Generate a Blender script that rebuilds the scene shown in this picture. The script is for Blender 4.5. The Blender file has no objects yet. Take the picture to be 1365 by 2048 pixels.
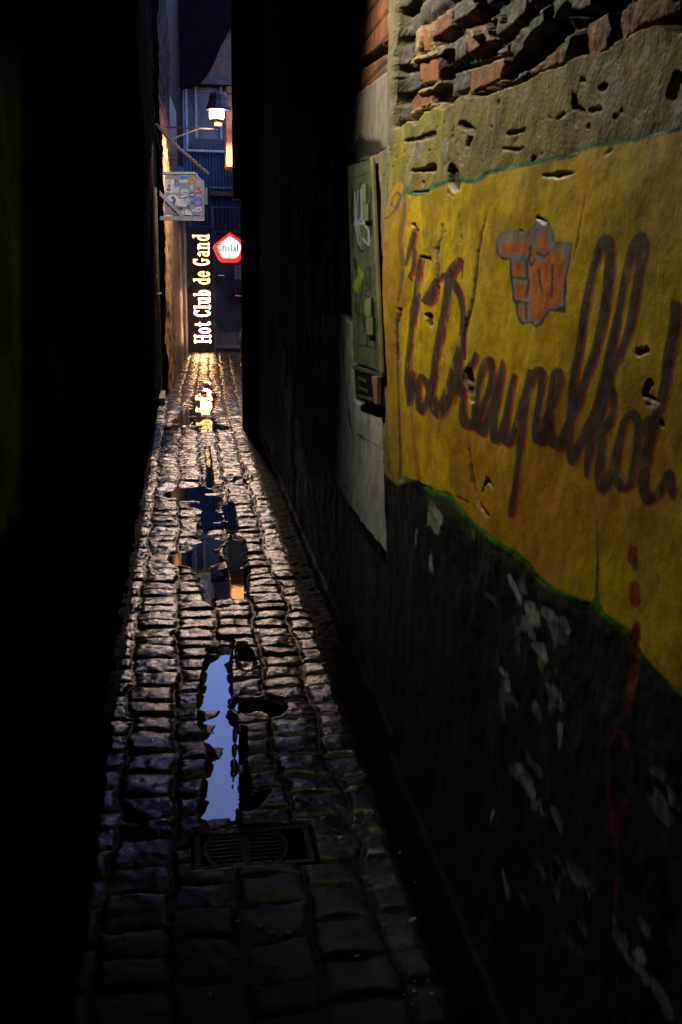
import bpy, bmesh, math, random
import numpy as np
from mathutils import Matrix, Vector
random.seed(7); RNG = np.random.RandomState(11)
S = bpy.context.scene; C = S.collection
W_, H_, F_ = 1365.0, 2048.0, 1991.0          # measuring grid of the photograph, 35 mm lens
# ------------------------------------------------------------------ camera
CAM_H = 1.5; CAM_X = -.042; ROLL = math.radians(-0.9); VX, VY = 356.0 - W_/2, H_/2 - 530.0
cu, cv = VX*math.cos(ROLL) + VY*math.sin(ROLL), -VX*math.sin(ROLL) + VY*math.cos(ROLL)
PITCH = math.atan(cv/F_); YAW = math.atan(-cu/F_*math.cos(PITCH))
FW = Vector((math.sin(YAW)*math.cos(PITCH), math.cos(YAW)*math.cos(PITCH), -math.sin(PITCH)))
R0 = Vector((math.cos(YAW), -math.sin(YAW), 0)); U0 = R0.cross(FW)
RT = R0*math.cos(ROLL) - U0*math.sin(ROLL); UP = U0*math.cos(ROLL) + R0*math.sin(ROLL)
cd = bpy.data.cameras.new('camera'); cam = bpy.data.objects.new('camera', cd); C.objects.link(cam)
cd.sensor_fit = 'VERTICAL'; cd.sensor_height = 36; cd.lens = 36*F_/H_; cd.clip_start = .05; cd.clip_end = 500
cd.dof.use_dof = True; cd.dof.focus_distance = 9.0; cd.dof.aperture_fstop = 15.0
cam.matrix_world = Matrix(((RT.x, UP.x, -FW.x, CAM_X), (RT.y, UP.y, -FW.y, 0), (RT.z, UP.z, -FW.z, CAM_H), (0, 0, 0, 1)))
S.camera = cam
def ray(px, py): return FW + RT*((px - W_/2)/F_) + UP*((H_/2 - py)/F_)
O = Vector((CAM_X, 0, CAM_H))
def onx(px, py, X): d = ray(px, py); return O + d*((X-CAM_X)/d.x)
def ony(px, py, Y): d = ray(px, py); return O + d*(Y/d.y)
def onz(px, py, Z=0.0): d = ray(px, py); return O + d*((Z-CAM_H)/d.z)
def topx(x, y, z):
    z = z - CAM_H; x = x - CAM_X
    f = x*FW.x + y*FW.y + z*FW.z
    return W_/2 + F_*(x*RT.x + y*RT.y + z*RT.z)/f, H_/2 - F_*(x*UP.x + y*UP.y + z*UP.z)/f
# ------------------------------------------------------------------ world (dusk sky)
w = bpy.data.worlds.new('World'); S.world = w; w.use_nodes = True; nt = w.node_tree
bg = nt.nodes['Background']; sky = nt.nodes.new('ShaderNodeTexSky'); sky.sky_type = 'NISHITA'; sky.sun_disc = False
sky.sun_elevation = math.radians(.5); sky.sun_rotation = math.radians(200); sky.ozone_density = 4.5
glow = nt.nodes.new('ShaderNodeVectorMath'); glow.operation = 'MULTIPLY_ADD'      # dusk sky plus the town's own sky glow
glow.inputs[1].default_value = (.9, .9, .9); glow.inputs[2].default_value = (.17, .125, .16)
nt.links.new(sky.outputs[0], glow.inputs[0]); nt.links.new(glow.outputs[0], bg.inputs[0]); bg.inputs[1].default_value = 4.0
S.view_settings.view_transform = 'Standard'; S.view_settings.look = 'None'
S.view_settings.exposure = 0; S.view_settings.gamma = 1
S.cycles.use_denoising = True; S.cycles.sample_clamp_indirect = 2.5; S.cycles.sample_clamp_direct = 12
S.cycles.caustics_reflective = False; S.cycles.caustics_refractive = False; S.cycles.max_bounces = 6
# ------------------------------------------------------------------ lamps
def spot(name, loc, aim, power, col, deg, blend, rad=.05):
    l = bpy.data.lights.new(name, 'SPOT'); o = bpy.data.objects.new(name, l); C.objects.link(o)
    l.energy = power; l.color = col; l.spot_size = math.radians(deg); l.spot_blend = blend; l.shadow_soft_size = rad
    o.location = loc; o.rotation_euler = (Vector(aim)-Vector(loc)).to_track_quat('-Z', 'Y').to_euler(); return o
def point(name, loc, power, col, rad=.05):
    l = bpy.data.lights.new(name, 'POINT'); o = bpy.data.objects.new(name, l); C.objects.link(o)
    l.energy = power; l.color = col; l.shadow_soft_size = rad; o.location = loc; return o
MURAL_LAMP = (-.22, 3.2, 2.9); PANEL_LAMP = (-.16, 7.6, 3.75)
spot('mural_lamp_light', MURAL_LAMP, (.56, 2.55, 1.68), 145, (1, .87, .64), 88, 1.0, .06)
spot('panel_lamp_light', PANEL_LAMP, (.05, 11.3, 2.2), 260, (1, .93, .95), 26, .8, .06)
LAMP_Y = 12.4
LP = ony(434, 222, LAMP_Y)
spot('lantern_light', LP+Vector((0, -.13, -.13)), LP+Vector((0, -.13, -3)), 600, (1, .70, .48), 144, .07, .05)
# ------------------------------------------------------------------ helpers
def link(name, me, parent=None, mat=None):
    o = bpy.data.objects.new(name, me); C.objects.link(o)
    if parent: o.parent = parent
    if mat and me and not me.materials: me.materials.append(mat)
    return o
def tag(o, label=None, cat=None, group=None, kind=None):
    if label: o['label'] = label
    if cat: o['category'] = cat
    if group: o['group'] = group
    if kind: o['kind'] = kind
    return o
def empty(name, loc=(0, 0, 0), **k):
    o = bpy.data.objects.new(name, None); C.objects.link(o); o.location = loc; o.empty_display_size = .1
    bpy.context.view_layer.update(); return tag(o, **k)
class MB:                                   # collects shapes in world coordinates, builds ONE mesh object
    def __init__(s): s.b = bmesh.new()
    def poly(s, pts): 
        return s.b.faces.new([s.b.verts.new(Vector(p)) for p in pts])
    def box(s, a, b, bevel=0, M=None):
        x0, y0, z0 = a; x1, y1, z1 = b
        P = [Vector((x, y, z)) for z in (z0, z1) for (x, y) in ((x0, y0), (x1, y0), (x1, y1), (x0, y1))]
        if M: P = [M @ p for p in P]
        v = [s.b.verts.new(p) for p in P]
        fs = [s.b.faces.new([v[i] for i in f]) for f in ((3,2,1,0),(4,5,6,7),(0,1,5,4),(1,2,6,5),(2,3,7,6),(3,0,4,7))]
        if bevel:
            es = list({e for f in fs for e in f.edges})
            bmesh.ops.bevel(s.b, geom=es, offset=bevel, segments=2, affect='EDGES', profile=.5)
        return s
    def tube(s, pts, r, n=8, cap=True):
        pts = [Vector(p) for p in pts]; rs = r if isinstance(r, (list, tuple)) else [r]*len(pts); rings = []
        for i, p in enumerate(pts):
            t = (pts[min(i+1, len(pts)-1)] - pts[max(i-1, 0)]).normalized()
            a = t.cross(Vector((0, 0, 1))) 
            if a.length < .1: a = t.cross(Vector((1, 0, 0)))
            a.normalize(); b = t.cross(a)
            rings.append([s.b.verts.new(p + (a*math.cos(q) + b*math.sin(q))*rs[i]) for q in [2*math.pi*k/n for k in range(n)]])
        for A, B in zip(rings, rings[1:]):
            for k in range(n): s.b.faces.new((A[k], A[(k+1) % n], B[(k+1) % n], B[k]))
        if cap: s.b.faces.new(rings[0]); s.b.faces.new(rings[-1][::-1])
        return s
    def prism(s, pts, d):                   # pts: polygon, d: extrusion vector
        d = Vector(d); A = [s.b.verts.new(Vector(p)) for p in pts]; B = [s.b.verts.new(Vector(p)+d) for p in pts]
        n = len(A); s.b.faces.new(A[::-1]); s.b.faces.new(B)
        for k in range(n): s.b.faces.new((A[k], A[(k+1) % n], B[(k+1) % n], B[k]))
        return s
    def lathe(s, c, prof, n=16, sx=1, sy=1, flat=False):
        rings = [[s.b.verts.new(Vector((c[0]+r*sx*math.cos(2*math.pi*(k+.5)/n), c[1]+r*sy*math.sin(2*math.pi*(k+.5)/n), c[2]+z))) for k in range(n)] for r, z in prof]
        for A, B in zip(rings, rings[1:]):
            for k in range(n): s.b.faces.new((A[k], A[(k+1) % n], B[(k+1) % n], B[k]))
        s.b.faces.new(rings[0][::-1]); s.b.faces.new(rings[-1]); return s
    def build(s, name, mat, parent=None, smooth=False, **k):
        bmesh.ops.recalc_face_normals(s.b, faces=s.b.faces)
        me = bpy.data.meshes.new(name); 
        if parent is not None:
            bmesh.ops.translate(s.b, verts=s.b.verts, vec=-parent.matrix_world.translation if parent.parent is None else -parent.matrix_world.translation)
        s.b.to_mesh(me); s.b.free()
        if smooth: me.polygons.foreach_set('use_smooth', [True]*len(me.polygons))
        o = link(name, me, parent, mat)
        if parent is not None: bpy.context.view_layer.update()
        return tag(o, **k)
def _n(nt, t, **k):
    n = nt.nodes.new(t)
    for a, b in k.items(): setattr(n, a, b)
    return n
def mat(name, col, rough=.6, metal=0, var=.3, scale=12, bump=.15, bscale=60, attr=False, rvar=.15, spec=.5, emit=None, estr=0, coat=0, stretch=(1,1,1), bdist=.01, wet=False):
    m = bpy.data.materials.new(name); m.use_nodes = True; t = m.node_tree; L = t.links.new
    p = t.nodes['Principled BSDF']; tc = _n(t, 'ShaderNodeTexCoord'); mp = _n(t, 'ShaderNodeMapping')
    mp.inputs['Scale'].default_value = stretch
    geo = _n(t, 'ShaderNodeNewGeometry'); L(geo.outputs['Position'], mp.inputs[0])
    p.inputs['Metallic'].default_value = metal; p.inputs['Specular IOR Level'].default_value = spec
    if coat: p.inputs['Coat Weight'].default_value = coat; p.inputs['Coat Roughness'].default_value = .12
    n1 = _n(t, 'ShaderNodeTexNoise'); n1.inputs['Scale'].default_value = scale; n1.inputs['Detail'].default_value = 6
    L(mp.outputs[0], n1.inputs['Vector'])
    r = _n(t, 'ShaderNodeMapRange'); r.inputs[1].default_value = .3; r.inputs[2].default_value = .7
    r.inputs[3].default_value = 1-var; r.inputs[4].default_value = 1+var; L(n1.outputs[0], r.inputs[0])
    mx = _n(t, 'ShaderNodeVectorMath', operation='MULTIPLY')
    if attr:
        a = _n(t, 'ShaderNodeAttribute', attribute_name='Col'); L(a.outputs['Color'], mx.inputs[0])
    else: mx.inputs[0].default_value = col[:3]
    L(r.outputs[0], mx.inputs[1]); L(mx.outputs[0], p.inputs['Base Color'])
    rr = _n(t, 'ShaderNodeMapRange'); rr.inputs[1].default_value = .3; rr.inputs[2].default_value = .7
    rr.inputs[3].default_value = max(.02, rough-rvar); rr.inputs[4].default_value = min(1, rough+rvar)
    n3 = _n(t, 'ShaderNodeTexNoise'); n3.inputs['Scale'].default_value = scale*1.7; L(mp.outputs[0], n3.inputs['Vector']); L(n3.outputs[0], rr.inputs[0]); L(rr.outputs[0], p.inputs['Roughness'])
    if wet:                                 # low alpha takes the gloss off
        q = _n(t, 'ShaderNodeMath', operation='MULTIPLY'); q.inputs[1].default_value = spec; L(a.outputs['Alpha'], q.inputs[0]); L(q.outputs[0], p.inputs['Specular IOR Level'])
        q = _n(t, 'ShaderNodeMix'); q.inputs[2].default_value = .9; L(a.outputs['Alpha'], q.inputs[0]); L(rr.outputs[0], q.inputs[3]); L(q.outputs[0], p.inputs['Roughness'])
    if bump:
        n2 = _n(t, 'ShaderNodeTexNoise'); n2.inputs['Scale'].default_value = bscale; n2.inputs['Detail'].default_value = 5
        L(mp.outputs[0], n2.inputs['Vector']); b = _n(t, 'ShaderNodeBump'); b.inputs['Strength'].default_value = bump
        b.inputs['Distance'].default_value = bdist; L(n2.outputs[0], b.inputs['Height']); L(b.outputs[0], p.inputs['Normal'])
    if emit: p.inputs['Emission Color'].default_value = (*emit, 1); p.inputs['Emission Strength'].default_value = estr
    return m
# ---- numpy noise
def vnoise(x, y, seed=0):
    xi = np.floor(x).astype(np.int64); yi = np.floor(y).astype(np.int64); fx = x-xi; fy = y-yi
    fx = fx*fx*(3-2*fx); fy = fy*fy*(3-2*fy)
    def h(a, b):
        n = (a*374761393 + b*668265263 + seed*974634777) & 0x7fffffff
        n = ((n ^ (n >> 13))*1274126177) & 0x7fffffff
        return ((n ^ (n >> 16)) & 0xffff)/65535.0
    a = h(xi, yi); b = h(xi+1, yi); c = h(xi, yi+1); d = h(xi+1, yi+1)
    return (a*(1-fx)+b*fx)*(1-fy) + (c*(1-fx)+d*fx)*fy
def fbm(x, y, oct=4, seed=0):
    s = 0; a = .5; t = 0
    for i in range(oct): s = s + a*vnoise(x*2**i, y*2**i, seed+i*17); t += a; a *= .5
    return s/t
def sd_stroke(px, py, pts, rad):            # signed distance to a stroke of varying radius (negative inside)
    out = np.full(px.shape, 1e3, np.float32)
    rs = rad if isinstance(rad, (list, tuple)) else [rad]*len(pts)
    if len(rs) != len(pts): rs = list(np.interp(np.linspace(0, 1, len(pts)), np.linspace(0, 1, len(rs)), rs))
    m = max(rs)+14
    for (p, q, r0, r1) in zip(pts, pts[1:], rs, rs[1:]):
        bx = (px > min(p[0], q[0])-m) & (px < max(p[0], q[0])+m) & (py > min(p[1], q[1])-m) & (py < max(p[1], q[1])+m)
        if not bx.any(): continue
        X = px[bx]; Y = py[bx]; dx = q[0]-p[0]; dy = q[1]-p[1]; l2 = dx*dx+dy*dy+1e-9
        t = np.clip(((X-p[0])*dx+(Y-p[1])*dy)/l2, 0, 1)
        d = np.hypot(X-p[0]-t*dx, Y-p[1]-t*dy) - (r0+(r1-r0)*t)
        out[bx] = np.minimum(out[bx], d)
    return out
def smooth_pts(pts, k=3):                   # Catmull-Rom
    P = [pts[0]] + list(pts) + [pts[-1]]; out = []
    for i in range(1, len(P)-2):
        p0, p1, p2, p3 = [np.array(P[j], float) for j in (i-1, i, i+1, i+2)]
        for s in range(k):
            t = s/k; out.append(tuple(.5*((2*p1)+(-p0+p2)*t+(2*p0-5*p1+4*p2-p3)*t*t+(-p0+3*p1-3*p2+p3)*t**3)))
    out.append(tuple(pts[-1])); return out
def in_poly(px, py, poly):
    ins = np.zeros(px.shape, bool); n = len(poly)
    for i in range(n):
        x0, y0 = poly[i]; x1, y1 = poly[(i+1) % n]
        if y0 == y1: continue
        c = ((y0 > py) != (y1 > py)) & (px < (x1-x0)*(py-y0)/(y1-y0)+x0); ins ^= c
    return ins
def sd_poly(px, py, poly):                  # signed distance, negative inside
    d = np.full(px.shape, 1e9, np.float32); n = len(poly)
    for i in range(n):
        p = poly[i]; q = poly[(i+1) % n]; dx = q[0]-p[0]; dy = q[1]-p[1]; l2 = dx*dx+dy*dy+1e-9
        t = np.clip(((px-p[0])*dx+(py-p[1])*dy)/l2, 0, 1); d = np.minimum(d, np.hypot(px-p[0]-t*dx, py-p[1]-t*dy))
    return np.where(in_poly(px, py, poly), -d, d)
def cov(sd, s=1.0): return np.clip(.5 - sd/s, 0, 1)
def grid_mesh(name, V, faces_mask, col, mat_, parent=None, nu=0, nv=0, **k):
    # V (nu*nv,3); quads of the grid where faces_mask (nu-1,nv-1) is true
    I = np.argwhere(faces_mask)
    if len(I) == 0: return None
    a = I[:, 0]*nv + I[:, 1]; q = np.stack([a, a+nv, a+nv+1, a+1], 1)
    used, inv = np.unique(q, return_inverse=True); q = inv.reshape(-1, 4).astype(np.int32)
    me = bpy.data.meshes.new(name); P = V[used].astype(np.float32)
    me.vertices.add(len(P)); me.vertices.foreach_set('co', P.ravel())
    me.loops.add(q.size); me.loops.foreach_set('vertex_index', q.ravel())
    me.polygons.add(len(q)); me.polygons.foreach_set('loop_start', np.arange(0, q.size, 4, dtype=np.int32))
    me.polygons.foreach_set('use_smooth', np.ones(len(q), bool))
    me.update(calc_edges=True)
    if col is not None:
        ca = me.color_attributes.new('Col', 'FLOAT_COLOR', 'POINT')
        cc = np.ones((len(P), 4), np.float32); cc[:, :3] = col[used][:, :3]; cc[:, 3] = col[used][:, 3] if col.shape[1] == 4 else 1; ca.data.foreach_set('color', cc.ravel())
    return tag(link(name, me, parent, mat_), **k)
def mixc(col, c, a):
    a = a[:, None]; return col*(1-a) + np.array(c, np.float32)[None, :]*a

# ================================================================== right wall with the mural
M_wall = mat('old_wall', (1,1,1), .75, var=.22, scale=22, bump=.5, bscale=140, attr=True, bdist=.006)
M_paint = mat('mural_paint', (1,1,1), .55, var=.16, scale=26, bump=.22, bscale=120, attr=True, bdist=.005)
M_black = mat('black_wall_paint', (1,1,1), .6, var=.4, scale=9, bump=.2, bscale=50, attr=True, bdist=.006)
Ys = [.72]
while Ys[-1] < 9.3: Ys.append(Ys[-1] + min(.013, max(.0026, Ys[-1]**2/(.555*995)*1.0)) if Ys[-1] < 4.6 else Ys[-1]+.03)
Ys = np.array(Ys); Ys[-1] = 9.3
Zs = np.concatenate([np.arange(-.05, .85, .006), np.arange(.85, 2.05, .0024), np.arange(2.05, 2.6, .006), np.arange(2.6, 4.3, .02)])
nu, nv = len(Ys), len(Zs)
Y, Z = [a.ravel() for a in np.meshgrid(Ys, Zs, indexing='ij')]
def wallx(y): return .555 + np.interp(y, [0, 5, 9.3], [0, .02, .085])
X0 = wallx(Y); px, py = topx(X0, Y, Z)
seam = np.interp(py, [0, 300, 700, 1112, 1400], [790, 787, 764, 779, 790])   # where the painted bay meets the older bay
jit = (fbm(Y*14, Z*14, 3, 5)-.5)
brickline = [(760,285),(800,262),(815,250),(845,240),(870,215),(890,215),(920,198),(945,190),(1000,184),(1030,170),(1060,157),(1100,135),(1140,128),(1165,112),(1200,102),(1235,85),(1260,70),(1310,50),(1365,60),(1500,40)]
bl = np.interp(px, [p[0] for p in brickline], [p[1] for p in brickline]) + jit*26
top = [(778,430),(783,400),(795,375),(807,362),(818,368),(828,385),(842,388),(857,385),(878,372),(905,364),(935,361),(965,362),(975,358),(985,347),(1010,340),(1050,332),(1100,322),(1160,310),(1180,298),(1230,287),(1290,278),(1365,262),(1480,238)]
bot = [(1480,1470),(1380,1385),(1335,1345),(1300,1310),(1265,1258),(1215,1225),(1205,1200),(1195,1208),(1130,1182),(1095,1160),(1050,1110),(1000,1080),(960,1050),(935,1025),(905,988),(880,985),(865,975),(850,960),(820,950),(812,960),(803,972),(797,950),(787,880),(780,760),(775,650),(772,560),(775,470)]
sm = sd_poly(px, py, top+bot) + (fbm(Y*40, Z*40, 2, 9)-.5)*5
col = np.zeros((len(Y), 3), np.float32); D = np.zeros(len(Y), np.float32)      # D: relief towards the alley (m)
# base plaster above the mural : olive render
n1 = fbm(Y*5, Z*5, 4, 1); n2 = fbm(Y*18, Z*18, 4, 2); n3 = fbm(Y*60, Z*60, 3, 3)
col[:] = (.27, .235, .022); col = mixc(col, (.17, .145, .035), np.clip((n1-.45)*5, 0, 1)*.7); col = mixc(col, (.36, .32, .08), np.clip((n2-.55)*6, 0, 1)*.45)
col = mixc(col, (.34, .31, .26), np.clip((fbm(Y*11, Z*15, 4, 6)-.62)*9, 0, 1)*.8); col = mixc(col, (.13, .13, .03), np.clip((fbm(Y*8, Z*11, 4, 7)-.58)*8, 0, 1)*.6)
col = mixc(col, (.16, .145, .12), np.clip((px-1130)/160, 0, 1)*np.clip((n1-.3)*4, 0, 1))
D += .012 + (n1-.5)*.020 + (n2-.5)*.005 + (n3-.5)*.0018
cav = np.clip((fbm(Y*26+9, Z*44, 3, 21)-.79)*14, 0, 1); D -= cav*.006; col = mixc(col, (.05, .045, .035), cav*.8)
# exposed brickwork above
row = .074; zz = Z - .31 + (fbm(Y*3, Z*3, 2, 31)-.5)*.03; ri = np.floor(zz/row).astype(int)
off = (ri % 2)*.11; wb = .205; bi = np.floor((Y+off)/wb).astype(int)
fz = zz/row-ri; fy = (Y+off)/wb-bi
ez = np.minimum(fz, 1-fz)*row; ey = np.minimum(fy, 1-fy)*wb; e = np.minimum(ez, ey) + (n3-.5)*.008 + (n2-.5)*.012
hb = vnoise(bi*1.0+.01, ri*1.0+.01, 77); hc = vnoise(bi*1.0+.01, ri*1.0+.01, 123)
stone = np.clip((e-.006)/.012, 0, 1)
brickD = -.018 - .022*(1-stone) + (hb-.55)*.022*stone + (n2-.5)*.016 + (n3-.5)*.005
bc = np.zeros_like(col); bc[:] = (.105, .092, .082); bc = mixc(bc, (.38, .13, .03), (hc > .70)*1.0*np.clip((n2-.30)*6, 0, 1)); bc = mixc(bc, (.18, .16, .14), np.clip((n2-.58)*7, 0, 1)*(hc < .6))
bc = mixc(bc, (.035, .030, .026), 1-stone); bc = mixc(bc, (.22, .18, .09), np.clip((n3-.66)*8, 0, 1)*.6)
inbrick = cov(py - bl, 5)*cov(seam+14-px, 4)
for pl in ([(835,110),(872,108),(872,162),(838,165)], [(933,135),(1000,110),(1008,150),(935,185)], [(1170,45),(1207,25),(1205,100),(1165,110)], [(838,50),(858,48),(862,100),(842,104)], [(840,180),(862,172),(862,205),(832,220)]):
    a = cov(sd_poly(px, py, pl)+jit*8, 4); bc = mixc(bc, (.55, .20, .03), a*(.55+.45*np.clip(n2*2-.4, 0, 1))); brickD = np.where(a > .5, np.maximum(brickD, -.008+(n2-.5)*.01), brickD)
for pts, r in (([(820,125),(832,118),(852,112),(872,104),(882,96)], 4), ([(835,52),(836,75),(834,108),(824,130)], [3,5,6,5]), ([(858,55),(863,78),(864,98)], 2), ([(828,226),(845,216),(870,209),(878,214)], 4.5), ([(844,222),(846,240)], [4,2]), ([(800,20),(802,55)], 2), ([(872,165),(862,178),(835,184)], 3), ([(930,190),(960,180),(1000,160)], 2), ([(935,62),(945,70)], 5), ([(997,185),(1040,165),(1075,148),(1105,134)], [3,4,2])):
    a = cov(sd_stroke(px, py, pts, r)+jit*9+(n3-.5)*6, 3); bc = mixc(bc, (.62, .50, .20), a); brickD = np.where(a > .3, brickD*.3+.004+(n3-.5)*.012, brickD)
D = D*(1-inbrick) + brickD*inbrick; col = col*(1-inbrick[:, None]) + bc*.6*inbrick[:, None]
for pts, r in (([(884,148),(905,136),(940,128),(992,111),(1004,108)], [3,7,7,5,3]), ([(1004,150),(1030,118),(1050,85),(1075,62),(1095,40),(1110,10)], [8,14,12,13,10,6]), ([(990,182),(1030,165),(1090,138),(1140,120),(1160,104)], [5,8,6,8,10]), ([(1152,36),(1150,80),(1143,112)], [8,11,12]), ([(1100,22),(1150,30),(1190,12),(1205,-10)], [4,9,12,12]), ([(1245,78),(1285,52),(1330,36),(1350,30)], [3,7,6,8]), ([(942,-10),(955,30),(966,68)], 4), ([(975,-10),(990,40)], 4), ([(1355,190),(1365,150)], [9,9]), ([(1068,100),(1060,75)], 5)):
    s = sd_stroke(px, py, pts, r)+jit*12+(n3-.5)*5; a = cov(s, 5); D -= a*.038; col = mixc(col, (.02, .017, .015), a)
# the older bay left of the seam
left = cov(px - seam, 3); lc = np.zeros_like(col); lc[:] = (.045, .042, .034); lD = -.02 + (n1-.5)*.02 + (n2-.5)*.008
a = cov(sd_poly(px, py, [(688,200),(688,-60),(786,-60),(786,128)]), 3)
rr2 = np.floor((Z-.05)/.068); fr = (Z-.05)/.068-rr2; jb = np.floor((Y+(rr2 % 2)*.09)/.2); fj = (Y+(rr2 % 2)*.09)/.2-jb
jn = np.clip(np.minimum(np.minimum(fr, 1-fr)*.068, np.minimum(fj, 1-fj)*.2)/.006, 0, 1); lb = np.zeros_like(col); lb[:] = (.30, .11, .04)
lb = mixc(lb, (.11, .06, .035), np.clip((n1-.4)*4, 0, 1)); lb = mixc(lb, (.03, .025, .02), 1-jn)
lc = lc*(1-a[:, None])+lb*a[:, None]; lD = lD*(1-a) + (-.012-.008*(1-jn)+(n2-.5)*.006)*a
s = sd_stroke(px, py, [(700,140),(724,124),(782,84)], [3,7,9]); lD -= cov(s, 3)*.05; lc = mixc(lc, (.015, .013, .012), cov(s, 3))
a = cov(sd_poly(px, py, [(689,202),(785,132),(788,286),(744,316),(694,332)]), 3); cc_ = np.zeros_like(col); cc_[:] = (.22, .20, .16)
st = fbm(Y*30, Z*3, 3, 44); cc_ = mixc(cc_, (.27, .25, .22), np.clip((st-.55)*6, 0, 1)*.8); cc_ = mixc(cc_, (.02, .018, .014), cov(sd_stroke(px, py, [(705,318),(722,298),(745,298),(765,300)], [16,22,18,5])+jit*22, 9))
lc = lc*(1-a[:, None])+cc_*a[:, None]; lD = lD*(1-a) + (-.004+(n2-.5)*.003)*a
a = cov(sd_poly(px, py, [(744,318),(788,288),(779,470),(772,700),(774,820),(768,812),(762,745)]), 3); lc = mixc(lc, (.26, .225, .10), a*(.5+.5*np.clip((st-.3)*3, 0, 1))); lD += a*.03
sheet = [(648,628),(688,628),(692,634),(697,640),(705,645),(708,725),(712,800),(722,808),(770,822),(779,1114),(748,1072),(722,1042),(700,1010),(685,985),(668,960),(655,940),(648,800)]
ssh = sd_poly(px, py, sheet)+jit*5; a = cov(ssh, 2); shc = np.zeros_like(col); shc[:] = (.55, .54, .56)
shc = mixc(shc, (.36, .36, .38), np.clip((n1-.45)*5, 0, 1)*.7); shc = mixc(shc, (.66, .64, .62), np.clip((st-.6)*7, 0, 1)*.5)
for pts in ([(690,640),(688,700),(692,760),(700,830),(716,900)], [(716,868),(770,898)], [(740,840),(742,885)], [(684,960),(706,990),(722,1020)], [(676,700),(684,780),(680,860)]):
    b = cov(sd_stroke(px, py, pts, 1.0)+jit*8, 2.2); shc = mixc(shc, (.06, .055, .05), b*.8); 
b = cov(sd_stroke(px, py, [(718,1000),(724,930),(712,880),(716,860)], 1.2)+jit*16+(n3-.5)*6, 2); shc = mixc(shc, (.4, .36, .2), b*.5)
lc = lc*(1-a[:, None])+shc*a[:, None]; lD = lD*(1-a) + (.004+(n2-.5)*.004)*a
D = D*(1-left)+lD*left; col = col*(1-left[:, None])+lc*left[:, None]
# thin plaster fillet on the seam
s = np.abs(px-seam-7)-7; a = cov(s, 4)*cov(py-300, 30); D += a*.005*(1-inbrick*.5); col = mixc(col, (.14, .125, .09), a*.7)
# black bitumen paint below the mural
below = (np.clip((py - np.interp(px, [772,803,850,905,960,1095,1205,1300,1380,1480], [940,972,958,988,1050,1160,1208,1310,1385,1470]))/4+.5, 0, 1))*(1-left)
below = np.maximum(below, (1-left)*cov(770-py, 6)*cov(px-776, 4)*0)
kc = np.zeros_like(col); kc[:] = (.006, .006, .012); kc = mixc(kc, (.013, .014, .018), np.clip((fbm(Y*2.2, Z*1.6, 3, 51)-.42)*5, 0, 1))
chip = fbm(Y*16, Z*30, 4, 61); reg = np.zeros(len(Y))
for c_, r_ in (([(1085,1200),(1100,1290),(1060,1400)], 60), ([(1040,1340),(1150,1400)], 45), ([(1070,1540),(1110,1660)], 45), ([(1120,1780),(1290,1900),(1320,2050)], 80), ([(1000,1180),(1060,1230)], 25), ([(1330,1560),(1360,1650)], 30)):
    reg = np.maximum(reg, np.clip(-sd_stroke(px, py, c_, r_)/r_*2, 0, 1))
a = np.clip((chip-.60+.0)*30, 0, 1)*reg; kc = mixc(kc, (.20, .19, .19), a)
for pts, r in (([(880,1012),(884,1035),(887,1062)], [9,14,7]), ([(1072,1210),(1078,1235),(1088,1250)], [8,10,4]), ([(1105,1222),(1118,1232),(1130,1240)], [7,9,5]), ([(1145,1240),(1152,1262)], [9,8]), ([(1085,1290),(1108,1318)], [9,8]), ([(1048,1530),(1066,1562),(1078,1590)], [6,11,5]), ([(1028,1365),(1032,1378)], [5,3]), ([(1140,1450),(1136,1500)], [7,2]), ([(1024,1740),(1034,1790)], [3,4]), ([(998,1620),(994,1645)], [2,2.5]), ([(1300,1900),(1310,1920)], [6,8]), ([(1012,1340),(1025,1350)], 3), ([(869,1025),(867,1050)], 2.5), ([(873,1100),(873,1140)], 1.5), ([(848,1060),(846,1090)], 1), ([(956,1060),(960,1075)], 4), ([(1030,1150),(1050,1195)], [2,4])):
    a = cov(sd_stroke(px, py, pts, r)+jit*12+(n3-.5)*5, 2.5); kc = mixc(kc, (.36, .33, .33), a)
kD = (n1-.5)*.02 + (n2-.5)*.008 + (n3-.5)*.003
col = col*(1-below[:, None])+kc*below[:, None]; D = D*(1-below)+(kD+.012)*below
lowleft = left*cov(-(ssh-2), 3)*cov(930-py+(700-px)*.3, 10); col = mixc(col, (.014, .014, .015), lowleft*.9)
pl_ = cov(sd_poly(px, py, [(700,1045),(722,1050),(738,1120),(736,1375),(700,1250),(640,1000)])+jit*10, 6)*left; col = mixc(col, (.05, .05, .045), pl_*.8)
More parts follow.
